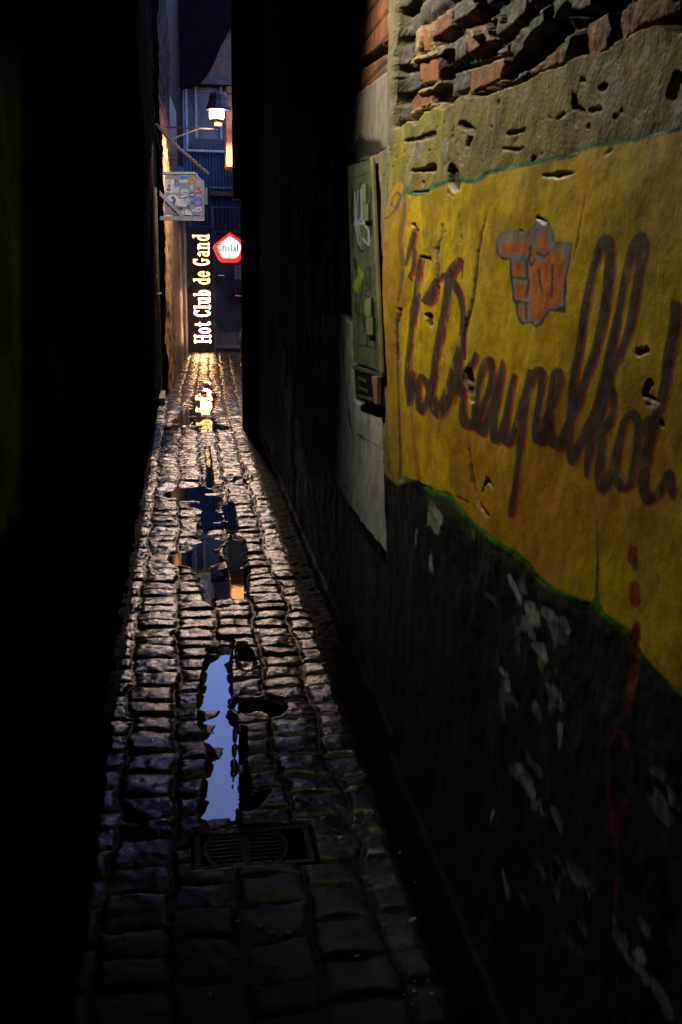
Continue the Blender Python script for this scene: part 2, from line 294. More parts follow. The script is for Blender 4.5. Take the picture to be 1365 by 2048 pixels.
# mural
mu = cov(sm, 2.2); yc = np.zeros_like(col); yc[:] = (.78, .56, .002)
yc = mixc(yc, (.80, .59, .02), np.clip((n1-.5)*5, 0, 1)*.7); yc = mixc(yc, (.36, .23, .012), np.clip((fbm(Y*9, Z*9, 4, 81)-.54)*7, 0, 1)*.6)
yc = mixc(yc, (.50, .22, .01), np.clip((fbm(Y*4+3, Z*5, 3, 83)-.42)*5, 0, 1)*cov(820-py-(px-900)*.12, 80)*.62)
yc = mixc(yc, (.42, .22, .02), cov(px-np.interp(py, [380,700,960], [822,814,820]), 14)*.75); yc = mixc(yc, (.28, .25, .04), np.clip((n2-.62)*9, 0, 1)*.35)
GREY = (.062, .050, .047); VIO = (.11, .10, .13); RED = (.45, .02, .012)
for pts, r, c_, al in (
    ([(818,372),(822,400),(818,440),(812,480),(815,540),(806,600)], [4,7,6,5,4,2], (.14,.11,.06), .75), ([(803,640),(805,720),(809,800),(812,880),(812,960)], [2,3,2.5,3,4], (.08,.06,.02), .85),
    ([(824,700),(832,800),(842,900),(850,960)], [3,2,3,4], (.30,.16,.01), .6),
    ([(818,368),(807,362),(795,371),(784,390),(777,420),(775,434),(780,436),(792,428),(806,412),(813,392),(816,380)], 1.8, (.09,.10,.12), .95),
    ([(792,412),(794,398),(801,387),(808,388),(809,398),(803,412),(798,414)], 1.8, (.09,.09,.10), .95),
    ([(826,390),(830,430),(828,450)], [3,5,3], (.75,.33,.01), .7), ([(1287,1100),(1284,1118)], [11,12], RED, .9), ([(1286,1172),(1287,1200)], [12,13], RED, .9), ([(1290,1120),(1288,1135)], 8, GREY, .7), ([(1287,1248),(1287,1275)], [8,10], (.25,.05,.02), .9),
    ([(1205,1040),(1207,1120),(1206,1205)], [1.5,2.5,5], (.06,.12,.02), .9)):
    yc = mixc(yc, c_, cov(sd_stroke(px, py, smooth_pts(pts), r)+jit*3, 2)*al)
LET = [([(840,460),(830,500),(821,530)], [4,5,2]), ([(839,500),(835,540),(828,552),(832,560)], [2.5,3,2,1.5]),
 ([(872,518),(862,514),(852,516),(846,557),(838,594),(835,621),(831,654),(828,690),(826,715),(827,747),(829,775),(831,799),(832,808),(836,780),(837,742)], [1.5,3,4,5,5,9,6,5,5,5,5,5,5,3.5,1.5]),
 ([(849,585),(846,600),(838,625)], [2,4,5]),
 ([(860,601),(870,590),(880,565),(892,553),(909,551)], [4,6,4,5,6]), ([(862,603),(872,603),(880,588),(880,578)], [3,6,4,2]), ([(930,519),(920,534),(910,554)], [5,8,9]),
 ([(909,554),(906,589),(899,625),(893,655),(887,690),(880,735),(871,779),(862,809),(852,822),(846,804),(845,774),(851,752),(861,765),(872,789),(878,808),(887,824),(899,812),(910,787),(919,757),(929,715),(936,677),(938,640),(937,620),(932,594),(922,572),(910,556)], [8,7.5,7,6.5,6,6.5,7,7,6,4.5,4,4,5.5,7,9,11,12,12,11,9,7,6.5,6.5,7,6.5,6]),
 ([(964,706),(960,720),(948,740),(938,765),(925,782),(912,790)], [2.5,4,6,7,7,4]),
 ([(941,745),(937,779),(934,819),(940,846),(954,846),(974,814),(992,770),(994,735),(989,720),(980,727),(969,765),(960,814),(963,848),(974,860),(988,839),(999,802),(1009,760),(1014,722)], [4,4,6,9,8,6,6,6,7,6,5,6,9,11,10,7,5,2.5]),
 ([(1014,735),(1005,800),(1000,850),(1003,877),(1013,872),(1022,844),(1029,794),(1037,750)], [4,6,7,9,8,6,5,3]), ([(1030,790),(1023,852),(1025,880),(1034,880),(1044,854),(1056,800),(1066,770),(1073,742)], [5,6,9,8,6,6,6,4]),
 ([(1069,765),(1061,827),(1054,889),(1044,951),(1032,1029)], [8,7,6,5,4.5]),
 ([(1059,802),(1074,768),(1086,745),(1095,742),(1098,762),(1092,809),(1085,854),(1087,877),(1097,876),(1111,825),(1131,780),(1134,748),(1127,742),(1119,756),(1115,803),(1110,857),(1116,884),(1131,886),(1147,858),(1166,812),(1185,754),(1208,690),(1224,609),(1234,535),(1234,490),(1227,478),(1214,496),(1198,545),(1185,609),(1173,683),(1161,754),(1155,819),(1150,883),(1154,922),(1166,903),(1185,867),(1214,803),(1231,754),(1256,706),(1276,651),(1292,577),(1305,513),(1308,482),(1301,474),(1285,496),(1269,545),(1253,619),(1240,674),(1231,722),(1218,787),(1208,835),(1192,899),(1186,950)],
   [7,7,8,8,6,6,7,9,8,6,6,6,6,5,6,8,11,11,9,7,7,8,9,10,10,9,8,7,7,6,7,8,9,8,8,9,12,11,9,9,10,11,9,9,10,7,7,7,8,12,12,9,5]),
 ([(1230,760),(1240,790),(1238,830),(1222,858),(1214,870),(1218,900),(1214,945),(1220,972),(1231,968),(1243,932),(1256,867),(1269,834),(1282,828),(1291,851),(1292,899),(1282,950),(1267,972),(1254,957),(1247,915)], [6,7,7,8,8,8,10,12,11,8,7,7,8,7,8,10,11,10,6]),
 ([(1290,880),(1305,850),(1320,835)], [7,9,7]), ([(1372,610),(1366,660),(1356,706),(1347,770),(1334,819),(1318,867),(1308,915),(1306,964),(1315,998),(1330,990),(1347,964),(1356,948),(1362,990)], [9,10,10,9,11,10,9,10,10,9,8,9,6])]
letm = np.zeros(len(Y), np.float32); rd = letm.copy()
for pts, r in LET:
    k_ = 3; P_ = smooth_pts(pts, k_); R_ = [q_*1.08+.3 for q_ in np.interp(np.linspace(0, len(pts)-1, len(P_)), range(len(pts)), r)]
    wob = (n3-.5)*1.3
    letm = np.maximum(letm, cov(sd_stroke(px, py, P_, R_)+wob, 1.8)); rd = np.maximum(rd, cov(sd_stroke(px, py, [(a_+4.5, b_+4) for a_, b_ in P_], R_)+wob, 1.8))
z6 = lambda L: [(960+a_/3.104, 400+b_/3.104) for a_, b_ in L]
hand = z6([(135,250),(160,200),(250,188),(345,190),(380,140),(410,105),(450,105),(485,170),(505,255),(618,268),(605,370),(580,480),(575,700),(480,690),(430,775),(390,795),(360,765),(290,775),(258,720),(250,650),(232,620),(225,500),(222,375),(170,370),(140,330)])
sh = sd_poly(px, py, hand); hm = cov(sh+(n3-.5)*2, 2); hc_ = np.zeros_like(col); hc_[:] = (.36, .31, .30)
lowedge = cov(sd_stroke(px, py, z6([(140,330),(170,370),(330,355)]), 3), 2)
for pl in ([(165,270),(340,250),(335,335),(175,335)], [(395,215),(430,200),(455,240),(465,300),(420,345),(392,310)], [(245,405),(300,400),(305,460),(245,470)], [(250,540),(300,520),(320,600),(260,605)], [(275,665),(312,665),(312,745),(285,735)], [(345,400),(440,360),(495,300),(560,340),(560,480),(545,650),(470,660),(420,760),(375,745),(345,690),(350,560)], [(322,500),(350,510),(350,600),(325,560)], [(350,290),(385,300),(370,380),(340,390)]):
    hc_ = mixc(hc_, (.72, .20, .010), cov(sd_poly(px, py, z6(pl))+jit*4, 5)*.95)
hc_ = mixc(hc_, (.36, .29, .25), cov(sd_stroke(px, py, z6([(165,225),(330,210)]), 6), 5)*.9); hc_ = mixc(hc_, (.36, .30, .25), cov(sd_stroke(px, py, z6([(370,250),(395,170),(440,160),(480,260),(560,300)]), 6), 5)*.9)
for pl in ([(395,330),(430,355),(460,330)], [(400,440),(410,520),(430,570)], [(490,400),(490,600)], [(240,485),(330,490)], [(240,630),(330,640)], [(320,380),(325,480)], [(335,500),(320,600)], [(318,650),(325,740)], [(350,290),(335,380),(350,405),(375,370)]):
    hc_ = mixc(hc_, (.07, .05, .08), cov(sd_stroke(px, py, z6(pl), 2.6), 2)*.92)
hc_ = mixc(hc_, (.055, .05, .085), cov(np.abs(sh+2)-2.2, 1.5)*np.clip((py-455)/60, 0.25, 1)); hc_ = mixc(hc_, (.05, .045, .07), cov(sd_poly(px, py, z6([(470,690),(575,650),(560,715),(500,700)])), 2))
wv = fbm(Y*5.5+7, Z*5.5, 4, 95); hair = np.clip(1-np.abs(wv-.5)/.0035, 0, 1)*np.clip((fbm(Y*2.5, Z*2.5, 2, 96)-.42)*8, 0, 1)   # hairline crazing
brush = fbm(Y*7, Z*70, 3, 97); yc = mixc(yc, (.50, .30, .008), np.clip((brush-.55)*6, 0, 1)*.2)
fl = np.clip((fbm(Y*34, Z*34, 3, 98)-.70)*22, 0, 1)*np.clip((n1-.42)*6, 0, 1)
letm = letm*(1-.75*fl); rd = rd*(1-.6*np.clip((n2-.5)*6, 0, 1))
yc = mixc(yc, RED, rd*.9); yc = mixc(yc, GREY, letm*.93); yc = yc*(1-hm[:, None])+hc_*hm[:, None]; yc = mixc(yc, (.10, .075, .02), hair*.7); yc = mixc(yc, (.34, .29, .15), fl*.6)
col = col*(1-mu[:, None])+yc*mu[:, None]
D = np.where(mu > .5, .012+(n1-.5)*.016+(n2-.5)*.0022+(n3-.5)*.0010, D)
gl = cov(sd_stroke(px, py, top[4:], 5)+jit*5, 2.5); col = mixc(col, (.03, .20, .09), gl*.95)
gb = cov(sd_stroke(px, py, bot[1:17], [5,6])+jit*7, 5); col = mixc(col, (.03, .26, .01), gb*.95)
gb = cov(sd_stroke(px, py, [(a_-4, b_+15) for a_, b_ in bot[1:16]], 11)+jit*8, 9); col = mixc(col, (.04, .05, .025), gb*.75*(1-mu))
# rope painted on the black
for pts, r in (([(1282,1262),(1283,1330),(1276,1410)], [9,11,8]), ([(1245,1480),(1237,1540),(1240,1590)], 4), ([(1240,1590),(1250,1660),(1262,1640),(1284,1560),(1280,1500),(1262,1460),(1245,1480)], [4,8,9,8,7,6,4]), ([(1256,1690),(1258,1740),(1252,1830)], [7,5,2])):
    col = mixc(col, (.13, .028, .018), cov(sd_stroke(px, py, smooth_pts(pts), r)+jit*9+(n3-.5)*6, 4)*.85)
# cracks and broken-off spots (all surfaces)
CR = [([(928,385),(930,430),(935,480),(936,560)], 1), ([(978,360),(980,400),(985,425),(972,490),(968,530),(960,600),(945,660),(943,720)], [1,1,2,1.5,2,1,1,1]), ([(985,425),(1010,390)], .8), ([(1205,290),(1195,340),(1180,420),(1160,520)], .8),
 ([(896,450),(894,475),(888,495),(886,560),(890,600)], [2,3,3,3,1]), ([(900,465),(912,458)], 2), ([(950,740),(952,760),(955,800)], [3,5,4]), ([(852,970),(958,1010),(960,1050),(965,1090)], .5), ([(949,900),(955,960),(962,990),(975,1015),(988,1030)], [1,2.5,2,2.5,3]), ([(808,620),(803,660),(806,720)], [3,1.5,1]),
 ([(838,450),(844,462)], 4), ([(852,514),(870,518)], 2.5), ([(838,385),(866,383)], 2.5), ([(870,632),(874,648)], 4), ([(1100,352),(1130,350),(1160,345)], [2,4,2]), ([(820,282),(850,278),(874,268)], [3,4,4]), ([(838,342),(858,340),(872,336)], [3,5,9]), ([(920,335),(922,365),(925,380)], [9,13,5]), ([(942,250),(955,258),(960,270)], [9,7,5]), ([(962,262),(955,280),(950,295)], [5,4,2]), ([(1028,268),(1050,264),(1062,258)], [3,5,2]), ([(1022,298),(1045,300),(1060,296)], [3,4,3]), ([(1163,190),(1165,215),(1180,222)], [3,6,3]), ([(1110,235),(1130,238),(1145,228)], [3,3,4]), ([(1195,222),(1215,218)], 4), ([(1295,705),(1310,700)], 5), ([(1318,765),(1306,790),(1325,800)], [7,5,3]), ([(975,985),(985,960),(995,975)], [3,4,2]), ([(1188,345),(1240,300)], .6), ([(1047,270),(1040,285)], 2), ([(1340,845),(1341,850)], 5), ([(1091,437),(1101,445)], 4), ([(1056,462),(1060,465)], 2), ([(1085,560),(1095,568)], 2)]
for pts, r in CR:
    s = sd_stroke(px, py, smooth_pts(pts) if len(pts) > 2 else pts, r)+jit*7+(n3-.5)*5; a = cov(s, 2.2); D -= a*(.0015+.012*min(1, max(np.atleast_1d(r))/8)**1.3); col = mixc(col, (.045, .035, .02), a*.88)
for pts, r in (([(884,500),(888,525),(890,545),(888,560)], [4,5,4,2]), ([(947,748),(945,765),(953,785)], [4,5,4]), ([(960,985),(968,1010),(975,1020)], [3,4,2]), ([(1312,808),(1330,805)], [5,9]), ([(910,385),(918,395)], 4), ([(930,285),(935,305),(938,330)], [5,7,4])):
    a = cov(sd_stroke(px, py, pts, r)+jit*12+(n3-.5)*7, 2.5); D -= a*.0025; col = mixc(col, (.34, .28, .19), a*.85)
D -= cov(-(Z-.1), .02)*0
# old render far beyond
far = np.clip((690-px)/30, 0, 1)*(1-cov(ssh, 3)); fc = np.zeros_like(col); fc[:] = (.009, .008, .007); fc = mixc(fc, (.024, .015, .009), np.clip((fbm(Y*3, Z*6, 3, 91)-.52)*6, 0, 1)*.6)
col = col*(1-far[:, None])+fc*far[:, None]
pli = np.clip((.105-Z+(n2-.5)*.02)/.01, 0, 1); col = mixc(col, (.008, .008, .008), pli*.9); D += pli*.012
V = np.stack([X0-D, Y, Z], 1)
def fmask(a, t=.5): a = a.reshape(nu, nv); return (a[:-1, :-1] > t)
f_mu = fmask(mu); f_let = f_mu & fmask(np.maximum(letm, rd)); f_hand = f_mu & fmask(hm); f_let &= ~f_hand
f_blk = (fmask(below) | fmask(lowleft)) & ~f_mu
f_br = fmask(inbrick) & ~fmask(left) & ~f_mu & ~f_blk
f_sh = fmask(cov(ssh, 2)*left) & ~f_mu & ~f_blk
rest = ~(f_mu | f_blk | f_br | f_sh)
rw = empty('plastered_wall', (.56, 5, 0), label='right alley wall with crumbling brick above, yellow painted scroll, black paint below', cat='wall')
def sub(name, fm, m, par, **k):
    o = grid_mesh(name, V - np.array([[.56, 5, 0]]), fm, col, m, par, nu, nv, **k); return o
sub('plaster', rest, M_wall, rw); sub('exposed_brickwork', f_br, M_wall, rw); sub('black_paint', f_blk, M_black, rw); sub('grey_render_patch', f_sh, M_wall, rw)
mo = sub('painted_scroll', f_mu & ~f_let & ~f_hand, M_paint, rw); sub('painted_lettering', f_let, M_paint, mo); sub('painted_hand', f_hand, M_paint, mo)
M_dark = mat('dark_masonry', (.014, .012, .011), .9, var=.5, scale=5, bump=.5, bscale=30, spec=.12)
MB().box((wallx(9.2)+.03, .3, -.1), (1.3, 9.28, 4.28)).build('wall_core', M_dark, rw)
MB().box((.62, .3, 4.28), (1.3, 9.3, 7.5)).build('upper_wall', M_dark, rw)
MB().box((.60, -1.5, -.1), (1.3, .3, 7.5)).build('near_wall', M_dark, rw)

# ---- utility cabinet, vent box
M_green = mat('green_enamel', (1,1,1), .5, var=.2, scale=30, bump=.2, attr=True)
def panel(name, corners, X, n, m, paint, parent, thick=.012):
    # corners in photo px TL,TR,BR,BL laid on plane x=X, painted grid front + solid back
    P = [onx(a, b, X) for a, b in corners]; s = np.linspace(0, 1, n[0]); t = np.linspace(0, 1, n[1]); Sg, Tg = [q.ravel() for q in np.meshgrid(s, t, indexing='ij')]
    A = [np.array(p) for p in P]
    G = (A[0][None]*((1-Sg)*(1-Tg))[:, None]+A[1][None]*(Sg*(1-Tg))[:, None]+A[2][None]*(Sg*Tg)[:, None]+A[3][None]*((1-Sg)*Tg)[:, None])
    qx, qy = topx(G[:, 0], G[:, 1], G[:, 2]); c_ = paint(qx, qy, G); off = np.array(parent.matrix_world.translation)
    o = grid_mesh(name, G-off[None], np.ones((n[0]-1, n[1]-1), bool), c_, m, parent, n[0], n[1])
    MB().prism([p+Vector((.001, 0, 0)) for p in P], (thick, 0, 0)).build('casing', M_casing, parent); return o
M_casing = mat('cabinet_casing', (.035, .05, .035), .5)
def cab_paint(x, y, G):
    n = len(x); c_ = np.zeros((n, 3), np.float32); c_[:] = (.095, .15, .075); nn = fbm(G[:, 1]*20, G[:, 2]*20, 3, 3); c_ = mixc(c_, (.06, .09, .055), np.clip((nn-.5)*5, 0, 1)); jj = (nn-.5)*4
    z3 = lambda L: [(640+a/3.936, 320+b/3.936) for a, b in L]
    c_ = mixc(c_, (.26, .33, .02), cov(sd_stroke(x, y, z3([(300,850),(320,900),(285,1000),(300,1050)]), [3,6,6,3])+jj, 2)); c_ = mixc(c_, (.26, .33, .02), cov(sd_stroke(x, y, z3([(355,1110),(355,1200)]), 2)+jj, 2))
    for L, r in (([(235,160),(395,95)], .8), ([(345,90),(350,190)], .8), ([(260,240),(250,420),(270,520)], 3), ([(290,240),(270,380)], 2), ([(330,170),(300,260),(320,330)], 1), ([(260,450),(262,620)], 2), ([(290,560),(310,700),(340,720)], 2), ([(270,780),(290,870)], 3), ([(370,860),(400,850),(395,1000),(350,1060),(390,1080)], 1.5), ([(360,880),(370,1000)], 1.5), ([(290,1040),(280,1180),(330,1240),(380,1400)], 1.5), ([(320,1040),(300,1330)], 1.2), ([(340,960),(330,1100),(350,1300)], 1.2), ([(275,1450),(435,1480),(432,1370)], 1.5), ([(380,1380),(370,1460)], 1.5), ([(400,220),(402,340)], 1.5), ([(410,480),(400,590)], 3), ([(430,1120),(430,1235)], 1.5), ([(400,1270),(430,1390)], 1.2), ([(300,1190),(360,1240),(340,1380)], 1)):
        c_ = mixc(c_, (.012, .018, .014), cov(sd_stroke(x, y, z3(L), r)+jj*.5, 1.5)*.95)
    c_ = mixc(c_, (.05, .06, .25), cov(sd_stroke(x, y, z3([(320,250),(325,420),(310,520)]), 3)+jj, 2)*.8)
    for L, r in (([(275,250),(280,500),(310,670)], 1.6), ([(300,240),(285,500)], 1.3), ([(325,230),(330,460),(290,490),(270,510)], 1.8), ([(340,480),(385,560),(385,670)], 2.2), ([(300,500),(320,600),(325,700)], 1.2), ([(340,620),(385,670)], 2), ([(280,500),(340,500)], 2)):
        c_ = mixc(c_, (.42, .42, .52), cov(sd_stroke(x, y, z3(L), r)+jj*.5, 1.5)*.9)
    return c_
cab = empty('utility_cabinet', onx(735, 735, .56), label='green graffiti covered utility cabinet door set in wall left of yellow mural', cat='utility cabinet')
XC = wallx(3.4)-.022
panel('door', [(695,333),(745,317),(765,745),(708,722)], XC, (46, 200), M_green, cab_paint, cab, .03)
M_hinge = mat('pale_green_metal', (.22, .29, .15), .45)
for (xa, ya, xb, yb) in ((729, 370, 738, 405), (731, 410, 743, 440), (738, 598, 748, 632), (739, 637, 752, 668)):
    P = [onx(xa, ya, XC), onx(xb, ya-3, XC), onx(xb, yb+2, XC), onx(xa, yb, XC)]
    b = MB(); b.prism([p-Vector((.0005, 0, 0)) for p in P], (-.009, 0, 0)); b.build('hinge', M_hinge, cab)
M_trim = mat('cream_trim', (.26, .23, .11), .6)
MB().prism([onx(745, 318, XC), onx(750, 315, XC), onx(769, 746, XC), onx(765, 745, XC)], (-.006, 0, 0)).build('door_frame', M_trim, cab)
vb = empty('vent_box', onx(738, 805, .56), label='small black vent box with slots and pinkish side, under the green cabinet', cat='vent')
M_bk = mat('black_plastic', (.008, .008, .009), .4, bump=.05); M_pink = mat('pinkish_plaster', (.30, .20, .15), .7)
MB().prism([onx(709, 735, XC), onx(764, 752, XC), onx(765, 815, XC), onx(713, 798, XC)], (.03, 0, 0)).build('box', M_bk, vb)
MB().prism([onx(705, 730, XC-.004), onx(765, 748, XC-.004), onx(765, 755, XC-.004), onx(706, 738, XC-.004)], (.03, 0, 0)).build('lid', mat('worn_grey_metal', (.10, .08, .075), .5), vb)
MB().prism([onx(751, 752, XC-.002), onx(762, 754, XC-.002), onx(763, 808, XC-.002), onx(757, 806, XC-.002)], (-.012, 0, 0)).build('side_strip', M_pink, vb)
M_slot = mat('slot_label', (.09, .10, .075), .5)
for (xa, ya, xb, yb) in ((717, 753, 734, 762), (720, 773, 737, 782), (715, 788, 752, 800)):
    MB().prism([onx(xa, ya, XC-.0015), onx(xb, yb-2, XC-.0015), onx(xb, yb+4, XC-.0015), onx(xa, ya+5, XC-.0015)], (-.002, 0, 0)).build('slot', M_slot, vb)

# ================================================================== ground : wet cobbles and puddles
M_cob = mat('wet_cobblestone', (1,1,1), .245, var=.35, scale=9, bump=.36, bscale=260, attr=True, rvar=.13, spec=1.0, bdist=.003, wet=True)
def cobbles(name, x0, x1, dx, ys, cols_x):
    xs = np.arange(x0, x1+dx, dx); nu_, nv_ = len(xs), len(ys)
    Xg, Yg = [a.ravel() for a in np.meshgrid(xs, ys, indexing='ij')]
    wx = Xg + (fbm(Xg*2, Yg*1.3, 2, 201)-.5)*.035*np.clip(Yg/3, 0, 1) - np.interp(Yg, [0, 5, 12, 18], [0, .012, .06, .26])
    wx = wx + (vnoise(Xg*5, Yg*8.6, 251)-.5)*.034 + (fbm(Xg*30, Yg*30, 2, 252)-.5)*.012
    ci = np.clip(np.searchsorted(cols_x, wx)-1, 0, len(cols_x)-2); cx = np.array(cols_x)
    fx = np.minimum(wx-cx[ci], cx[ci+1]-wx)
    H = np.zeros(len(Xg)); fyd = np.zeros(len(Xg)); hs = np.zeros(len(Xg)); tilt = np.zeros(len(Xg)); cc = np.zeros(len(Xg)); mid = np.zeros(len(Xg)); hlf = np.zeros(len(Xg)); tx = np.zeros(len(Xg))
    for j in range(len(cols_x)-1):
        rng = np.random.RandomState(300+j); b = [0.3+rng.rand()*.1]
        while b[-1] < 19: b.append(b[-1] + (.088+.055*rng.rand())*(1.1 if b[-1] < 2.2 else 1))
        b = np.array(b); s = ci == j; yy = Yg[s] + (fbm(Xg[s]*9, Yg[s]*6, 2, 210+j)-.5)*.03; k = np.clip(np.searchsorted(b, yy)-1, 0, len(b)-2)
        fyd[s] = np.minimum(yy-b[k], b[k+1]-yy); hr = rng.rand(len(b)); hs[s] = hr[k]; tilt[s] = (rng.rand(len(b))-.5)[k]; tx[s] = (rng.rand(len(b))-.5)[k]; cc[s] = rng.rand(len(b))[k]; mid[s] = yy-(b[k]+b[k+1])/2
        hlf[s] = wx[s]-(cx[j]+cx[j+1])/2
    n = fbm(Xg*45, Yg*45, 4, 220); nn = fbm(Xg*16, Yg*16, 3, 230); big = fbm(Xg*3+5, Yg*1.6, 3, 240)
    d = np.minimum(fx, fyd) + (nn-.5)*.014 + (n-.5)*.006
    k = .018; e1 = np.clip(fx/k, 0, 1); e2 = np.clip(fyd/k, 0, 1)
    edge = np.clip((d-.001)/.019, 0, 1); prof = 1-(1-edge)**2.2
    pud = np.zeros(len(Xg)); gx, gy = topx(Xg, Yg, 0*Xg)
    PUD = [([(458,1296),(436,1340),(430,1400),(432,1450)], [8,22,28,30]), ([(438,1450),(444,1520),(438,1590)], [32,20,26]), ([(442,1590),(438,1640),(440,1665)], [26,36,28]), ([(484,1306),(494,1330)], [12,18]), ([(484,1416),(520,1418),(556,1420)], [16,22,14]), ([(482,1470),(482,1530),(484,1600),(500,1612),(530,1590)], [8,9,20,18,10]),
      ([(345,992),(400,990),(425,1000)], [18,22,20]), ([(400,1010),(430,1040),(425,1075)], [26,24,26]), ([(455,1020),(462,1060)], [12,12]), ([(400,1110),(420,1150),(440,1185)], [28,26,30]), ([(470,1100),(480,1150),(475,1190)], [20,16,18]), ([(350,1120),(380,1120)], [10,16]),
      ([(335,862),(365,840),(400,815),(420,790),(412,770)], [9,17,22,18,10]), ([(400,850),(420,850),(450,858)], [18,16,9]), ([(415,900),(420,950),(420,970)], [4,5,8]), ([(475,965),(500,960)], [6,6]), ([(420,1310),(455,1300)], [6,10]), ([(362,1700),(385,1690)], [9,9])]
    for p_, r_ in PUD:
        sdd = sd_stroke(gx, gy, p_, r_); rr = np.mean(r_); pud = np.maximum(pud, np.clip(-sdd/rr*1.3+.45, 0, 1))
    top_ = .0155 + (hs-.5)*.007 + tilt*mid*.17 + tx*hlf*.12 + (nn-.5)*.010 + (n-.5)*.0030 + (big-.5)*.013
    top_ = top_ - .0045*np.clip((hlf/.08)**2, 0, 1.3) - .0028*np.clip((mid/.055)**2, 0, 1.5) + .002
    top_ = top_ - pud*(.0125+.020*cc)
    jz = .0045+(nn-.5)*.007+(n-.5)*.003-pud*.014-(big-.5)*-.008; Zg = jz + (top_-jz)*prof + (vnoise(Xg*170, Yg*170, 260)-.5)*.0045*(1-prof)
    # drain frame recess
    dr = (Xg > DR[0]-.006) & (Xg < DR[1]+.006) & (Yg > DR[2]-.006) & (Yg < DR[3]+.006); Zg[dr] = -.05
    # verge along the right wall base, its shadow painted near-black
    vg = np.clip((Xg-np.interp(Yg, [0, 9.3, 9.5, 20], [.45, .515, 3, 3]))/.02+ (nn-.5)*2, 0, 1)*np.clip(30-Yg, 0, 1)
    Zg = Zg*(1-vg)+(.006+(nn-.5)*.02+(n-.5)*.010+np.clip(Xg-.5, 0, 1)*.25)*vg
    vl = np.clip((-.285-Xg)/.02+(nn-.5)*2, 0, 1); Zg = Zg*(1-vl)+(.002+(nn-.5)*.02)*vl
    c_ = np.zeros((len(Xg), 3), np.float32); c_[:] = (.026, .022, .020); c_ = mixc(c_, (.042, .031, .024), cc*.8); c_ = mixc(c_, (.015, .016, .019), np.clip((nn-.5)*4, 0, 1)*.6); c_ = mixc(c_, (.012, .010, .008), 1-prof)
    c_ = mixc(c_, (.005, .0045, .004), np.maximum(vg, vl))  # both verges near-black: shadow at the wall feet painted in
    c_ = np.concatenate([c_, (1-.93*np.maximum(vg, vl))[:, None]*(.55+.45*prof[:, None])*np.interp(Yg, [1.6, 2.5], [.30, 1])[:, None]], 1).astype(np.float32)  # gloss lowered on verges and near stones, darkening them like shade
    V_ = np.stack([Xg, Yg, Zg], 1)
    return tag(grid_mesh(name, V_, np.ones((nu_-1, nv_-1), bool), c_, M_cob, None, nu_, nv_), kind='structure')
pA = onz(390, 1748); pB = onz(640, 1748); pC = onz(640, 1655); DR = (pA.x, pA.x+.31, pA.y, pC.y+.01)
CX = [-.40, -.255, -.095, .065, .225, .385, .545, .705, .865, 1.025, 1.185, 1.345, 1.6]
ys1 = np.concatenate([np.arange(.9, 5, .0052), np.arange(5, 9.42, .011)])
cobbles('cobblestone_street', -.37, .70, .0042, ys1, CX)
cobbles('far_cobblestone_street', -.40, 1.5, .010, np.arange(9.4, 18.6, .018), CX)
M_water = bpy.data.materials.new('rain_water'); M_water.use_nodes = True; t = M_water.node_tree; p = t.nodes['Principled BSDF']
p.inputs['Base Color'].default_value = (.004, .004, .005, 1); p.inputs['Roughness'].default_value = .012; p.inputs['IOR'].default_value = 1.62
nz = _n(t, 'ShaderNodeTexNoise'); nz.inputs['Scale'].default_value = 14; ge = _n(t, 'ShaderNodeNewGeometry'); t.links.new(ge.outputs['Position'], nz.inputs['Vector'])
bm_ = _n(t, 'ShaderNodeBump'); bm_.inputs['Strength'].default_value = .02; bm_.inputs['Distance'].default_value = .01; t.links.new(nz.outputs[0], bm_.inputs['Height']); t.links.new(bm_.outputs[0], p.inputs['Normal'])
b = MB(); b.poly([(-.37, .9, 0), (.70, .9, 0), (.70, 9.41, 0), (-.37, 9.41, 0)]); b.build('puddle_water', M_water, kind='structure')
b = MB(); b.poly([(-.40, 9.41, 0), (1.5, 9.41, 0), (1.5, 18.5, 0), (-.40, 18.5, 0)]); b.build('far_puddle_water', M_water, kind='structure')
M_gr = mat('dark_ground', (.02, .018, .016), .8)
b = MB(); b.poly([(-60, -60, -.06), (60, -60, -.06), (60, 80, -.06), (-60, 80, -.06)]); b.build('ground', M_gr, kind='structure')
# drain cover
M_iron = mat('wet_cast_iron', (.022, .020, .019), .34, metal=.3, bump=.5, bscale=160)
dc = empty('drain_cover', ((DR[0]+DR[1])/2, (DR[2]+DR[3])/2, 0), label='square iron drain frame with round ribbed lid sunk in the cobbles', cat='drain cover')
fx0, fx1, fy0, fy1 = DR; b = MB(); q = .018
for a_, b_ in (((fx0, fy0), (fx1, fy0+q)), ((fx0, fy1-q), (fx1, fy1)), ((fx0, fy0+q), (fx0+q, fy1-q)), ((fx1-q, fy0+q), (fx1, fy1-q))): b.box((a_[0], a_[1], -.04), (b_[0], b_[1], .009), .002)
b.build('frame', M_iron, dc)
b = MB(); b.box((fx0+q, fy0+q, -.045), (fx1-q, fy1-q, -.004)); b.build('seat_plate', M_iron, dc)
cx_, cy_ = (fx0+fx1)/2-.02, (fy0+fy1)/2; b = MB(); R_ = .118
b.lathe((cx_, cy_, -.004), [(R_, 0), (R_, .009), (R_-.006, .012), (R_-.016, .012), (R_-.018, .006), (.01, .007)], 40)
for k in range(-5, 6):
    yy = k*.018; ww = math.sqrt(max(0, (R_-.02)**2-yy*yy)); b.box((cx_-ww, cy_+yy-.005, .002), (cx_-.012, cy_+yy+.005, .0085), .001); b.box((cx_+.012, cy_+yy-.005, .002), (cx_+ww, cy_+yy+.005, .0085), .001)
b.build('round_lid', M_iron, dc, True)
